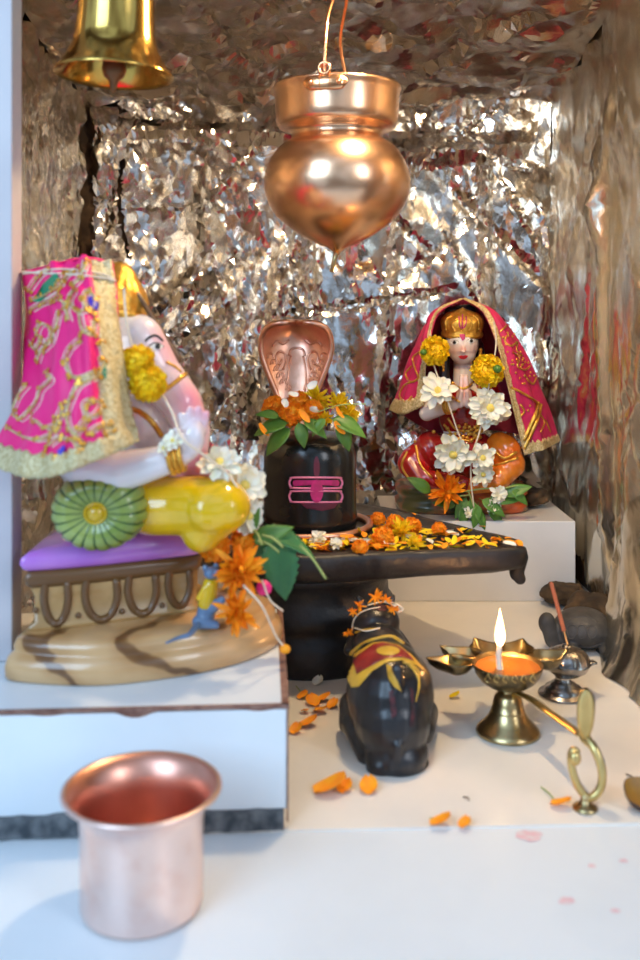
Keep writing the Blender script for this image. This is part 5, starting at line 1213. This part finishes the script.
tag(obj('incense_stick', bm, [M['incense'], M['bamboo']]), 'leaning reddish brown incense stick standing in the steel globe holder', 'incense stick')

# ------------------------------------------------------------------ tortoise figure
q7 = lambda px, py, d=.985: P(px, py, d)
prims = [('e', V((P(583, 0, .99).x, .99, .020)), (.0300, .030, .0200)), ('c', q7(553, 640), .0085, q7(547, 621), .0078), ('e', q7(547, 623), (.0088, .008, .0110)), ('e', V((P(600, 0, .99).x, .962, .006)), (.009, .011, .006)), ('e', V((P(565, 0, .99).x, .962, .006)), (.009, .011, .006)), ('e', V((P(603, 0, .99).x, 1.01, .006)), (.009, .011, .006)), ('c', q7(558, 640), .008, q7(570, 642), .010)]
bm = blob(prims, .0013, 4)
for v in bm.verts: v.co.z = max(v.co.z, .0005)
t = thing('tortoise_figure', (P(583, 0, .99).x, .99, 0), 'small black stone tortoise figure with raised head behind the incense holder', 'tortoise figure')
tb = obj('body', bm, M['tortoise'], t); bv = bvh_of([tb]); bm = bmesh.new()
for k in range(3):
    cx = 572+k*10
    inset_tube(bm, bv, [(cx-5, 632), (cx-3, 626), (cx+3, 626), (cx+5, 632), (cx+2, 638), (cx-3, 638), (cx-5, 632)], .0009, 5, n=3)
inset_tube(bm, bv, [(560, 643), (575, 646), (590, 647), (603, 643)], .0011, 5, n=4); inset_tube(bm, bv, [(566, 622), (576, 617), (588, 617), (598, 622)], .0008, 5, n=4)
obj('shell_plates', bm, M['tortoise'], tb)
# ------------------------------------------------------------------ clay dish at the right edge
dc = PZ(641, 806, 0); bm = bmesh.new(); tq = Matrix.Rotation(radians(24), 3, 'X') @ Matrix.Rotation(radians(8), 3, 'Y')
lathe(bm, [(.0005, 0), (.007, 0), (.0112, .0025), (.0138, .0065), (.0141, .0078), (.0135, .0082)], (0, 0, 0), 48, cap=False, mi=1, wob=lambda a, z: .03*sin(a*5+z*300)); lathe(bm, [(.0135, .0082), (.0120, .0075), (.0095, .0048), (.0005, .0038)], (0, 0, 0), 48, cap=False, wob=lambda a, z: .03*sin(a*5+z*300))
zm = min((tq @ v.co).z for v in bm.verts)
for v in bm.verts: v.co = dc+tq @ v.co+V((0, 0, -zm))
tag(obj('clay_dish', bm, [M['clay'], M['clay_dark']]), 'small ochre clay dish with a dark rim at the right edge of the floor', 'dish')
# red powder stains on the marble (flat marks)
def stain(x, y, r_, sd):
    z = .00035 if y < 826 else -.00085
    c = PZ(x, y, z); rn_ = random.Random(sd); bm = bmesh.new(); vs = [bm.verts.new(c+V((r_*(1+.3*rn_.uniform(-1, 1))*cos(a), .8*r_*(1+.3*rn_.uniform(-1, 1))*sin(a), 0))) for a in [2*pi*k/14 for k in range(14)]]; bm.faces.new(vs); return bm
M['stain'] = mat('pink_stain', (.80, .45, .50), .5, col2=(.80, .72, .74), noise_scale=180)
for x, y, r_, lab in ((529, 835, .0085, 'largest pink powder stain on the front slab near the seam'), (566, 901, .0045, 'pink powder stain in the middle of the front slab'), (616, 911, .0028, 'small pink stain at the lower right of the front slab'), (624, 861, .0028, 'small pink stain at the right edge of the front slab'), (592, 866, .0026, 'faint pink stain between the seam and the right edge')):
    tag(obj('powder_stain', stain(x, y, r_, int(x)), M['stain'], smooth=False), lab, 'stain')

# ================================================================== LIGHT AND CAMERA
def area(name, loc, target, sx, sy, col, pw):
    l = bpy.data.lights.new(name, 'AREA'); l.shape = 'RECTANGLE'; l.size = sx; l.size_y = sy; l.color = col; l.energy = pw
    o = bpy.data.objects.new(name, l); C.objects.link(o); o.location = loc
    o.rotation_euler = (V(target)-V(loc)).to_track_quat('-Z', 'Y').to_euler(); return o
area('window_light', (-1.0, -.9, 1.1), (0, .8, .2), 1.0, 1.2, (.50, .73, 1.0), 25)
area('room_light', (1.3, -.6, .9), (.1, .9, .3), .5, .8, (.9, .93, 1), 8)
def point(name, loc, col, pw, rad):
    l = bpy.data.lights.new(name, 'POINT'); l.color = col; l.energy = pw; l.shadow_soft_size = rad
    o = bpy.data.objects.new(name, l); C.objects.link(o); o.location = loc; return o
point('shrine_bulb', (.09, .84, .665), (1, .72, .40), 5.6, .022)
point('flame_light', P(500, 628, .79), (1, .45, .14), .16, .004)
w = bpy.data.worlds.new('World'); bpy.context.scene.world = w; w.use_nodes = True; nt = w.node_tree
bg = nt.nodes['Background']; tc = nt.nodes.new('ShaderNodeTexCoord'); nz = nt.nodes.new('ShaderNodeTexNoise'); nz.inputs['Scale'].default_value = 2.2; nz.inputs['Detail'].default_value = 2
rp = nt.nodes.new('ShaderNodeValToRGB'); cr = rp.color_ramp; cr.elements[0].position = .38; cr.elements[0].color = (.12, .10, .09, 1); cr.elements[1].position = .62; cr.elements[1].color = (.62, .86, 1.2, 1)
e_ = cr.elements.new(.5); e_.color = (.30, .37, .47, 1)
nt.links.new(tc.outputs['Generated'], nz.inputs['Vector']); nt.links.new(nz.outputs['Fac'], rp.inputs[0]); nt.links.new(rp.outputs[0], bg.inputs['Color']); bg.inputs['Strength'].default_value = .75
cam = bpy.data.cameras.new('camera'); co = bpy.data.objects.new('camera', cam); C.objects.link(co)
co.location = (0, 0, H); co.rotation_euler = (pi/2, 0, 0)
cam.sensor_fit = 'VERTICAL'; cam.sensor_height = 36; cam.sensor_width = 24; cam.lens = F/960*36; cam.shift_y = -162/960
cam.clip_start = .01; cam.dof.use_dof = True; cam.dof.focus_distance = 1.06; cam.dof.aperture_fstop = 36.4/6.5
sc = bpy.context.scene; bpy.context.scene.camera = co
sc.view_settings.view_transform = 'Standard'; sc.view_settings.look = 'None'; sc.view_settings.gamma = 1; sc.view_settings.exposure = 0.30
sc.view_settings.use_curve_mapping = False
sc.cycles.max_bounces = 10; sc.cycles.glossy_bounces = 6; sc.cycles.sample_clamp_indirect = 4; sc.cycles.caustics_reflective = True
sc.cycles.use_denoising = True
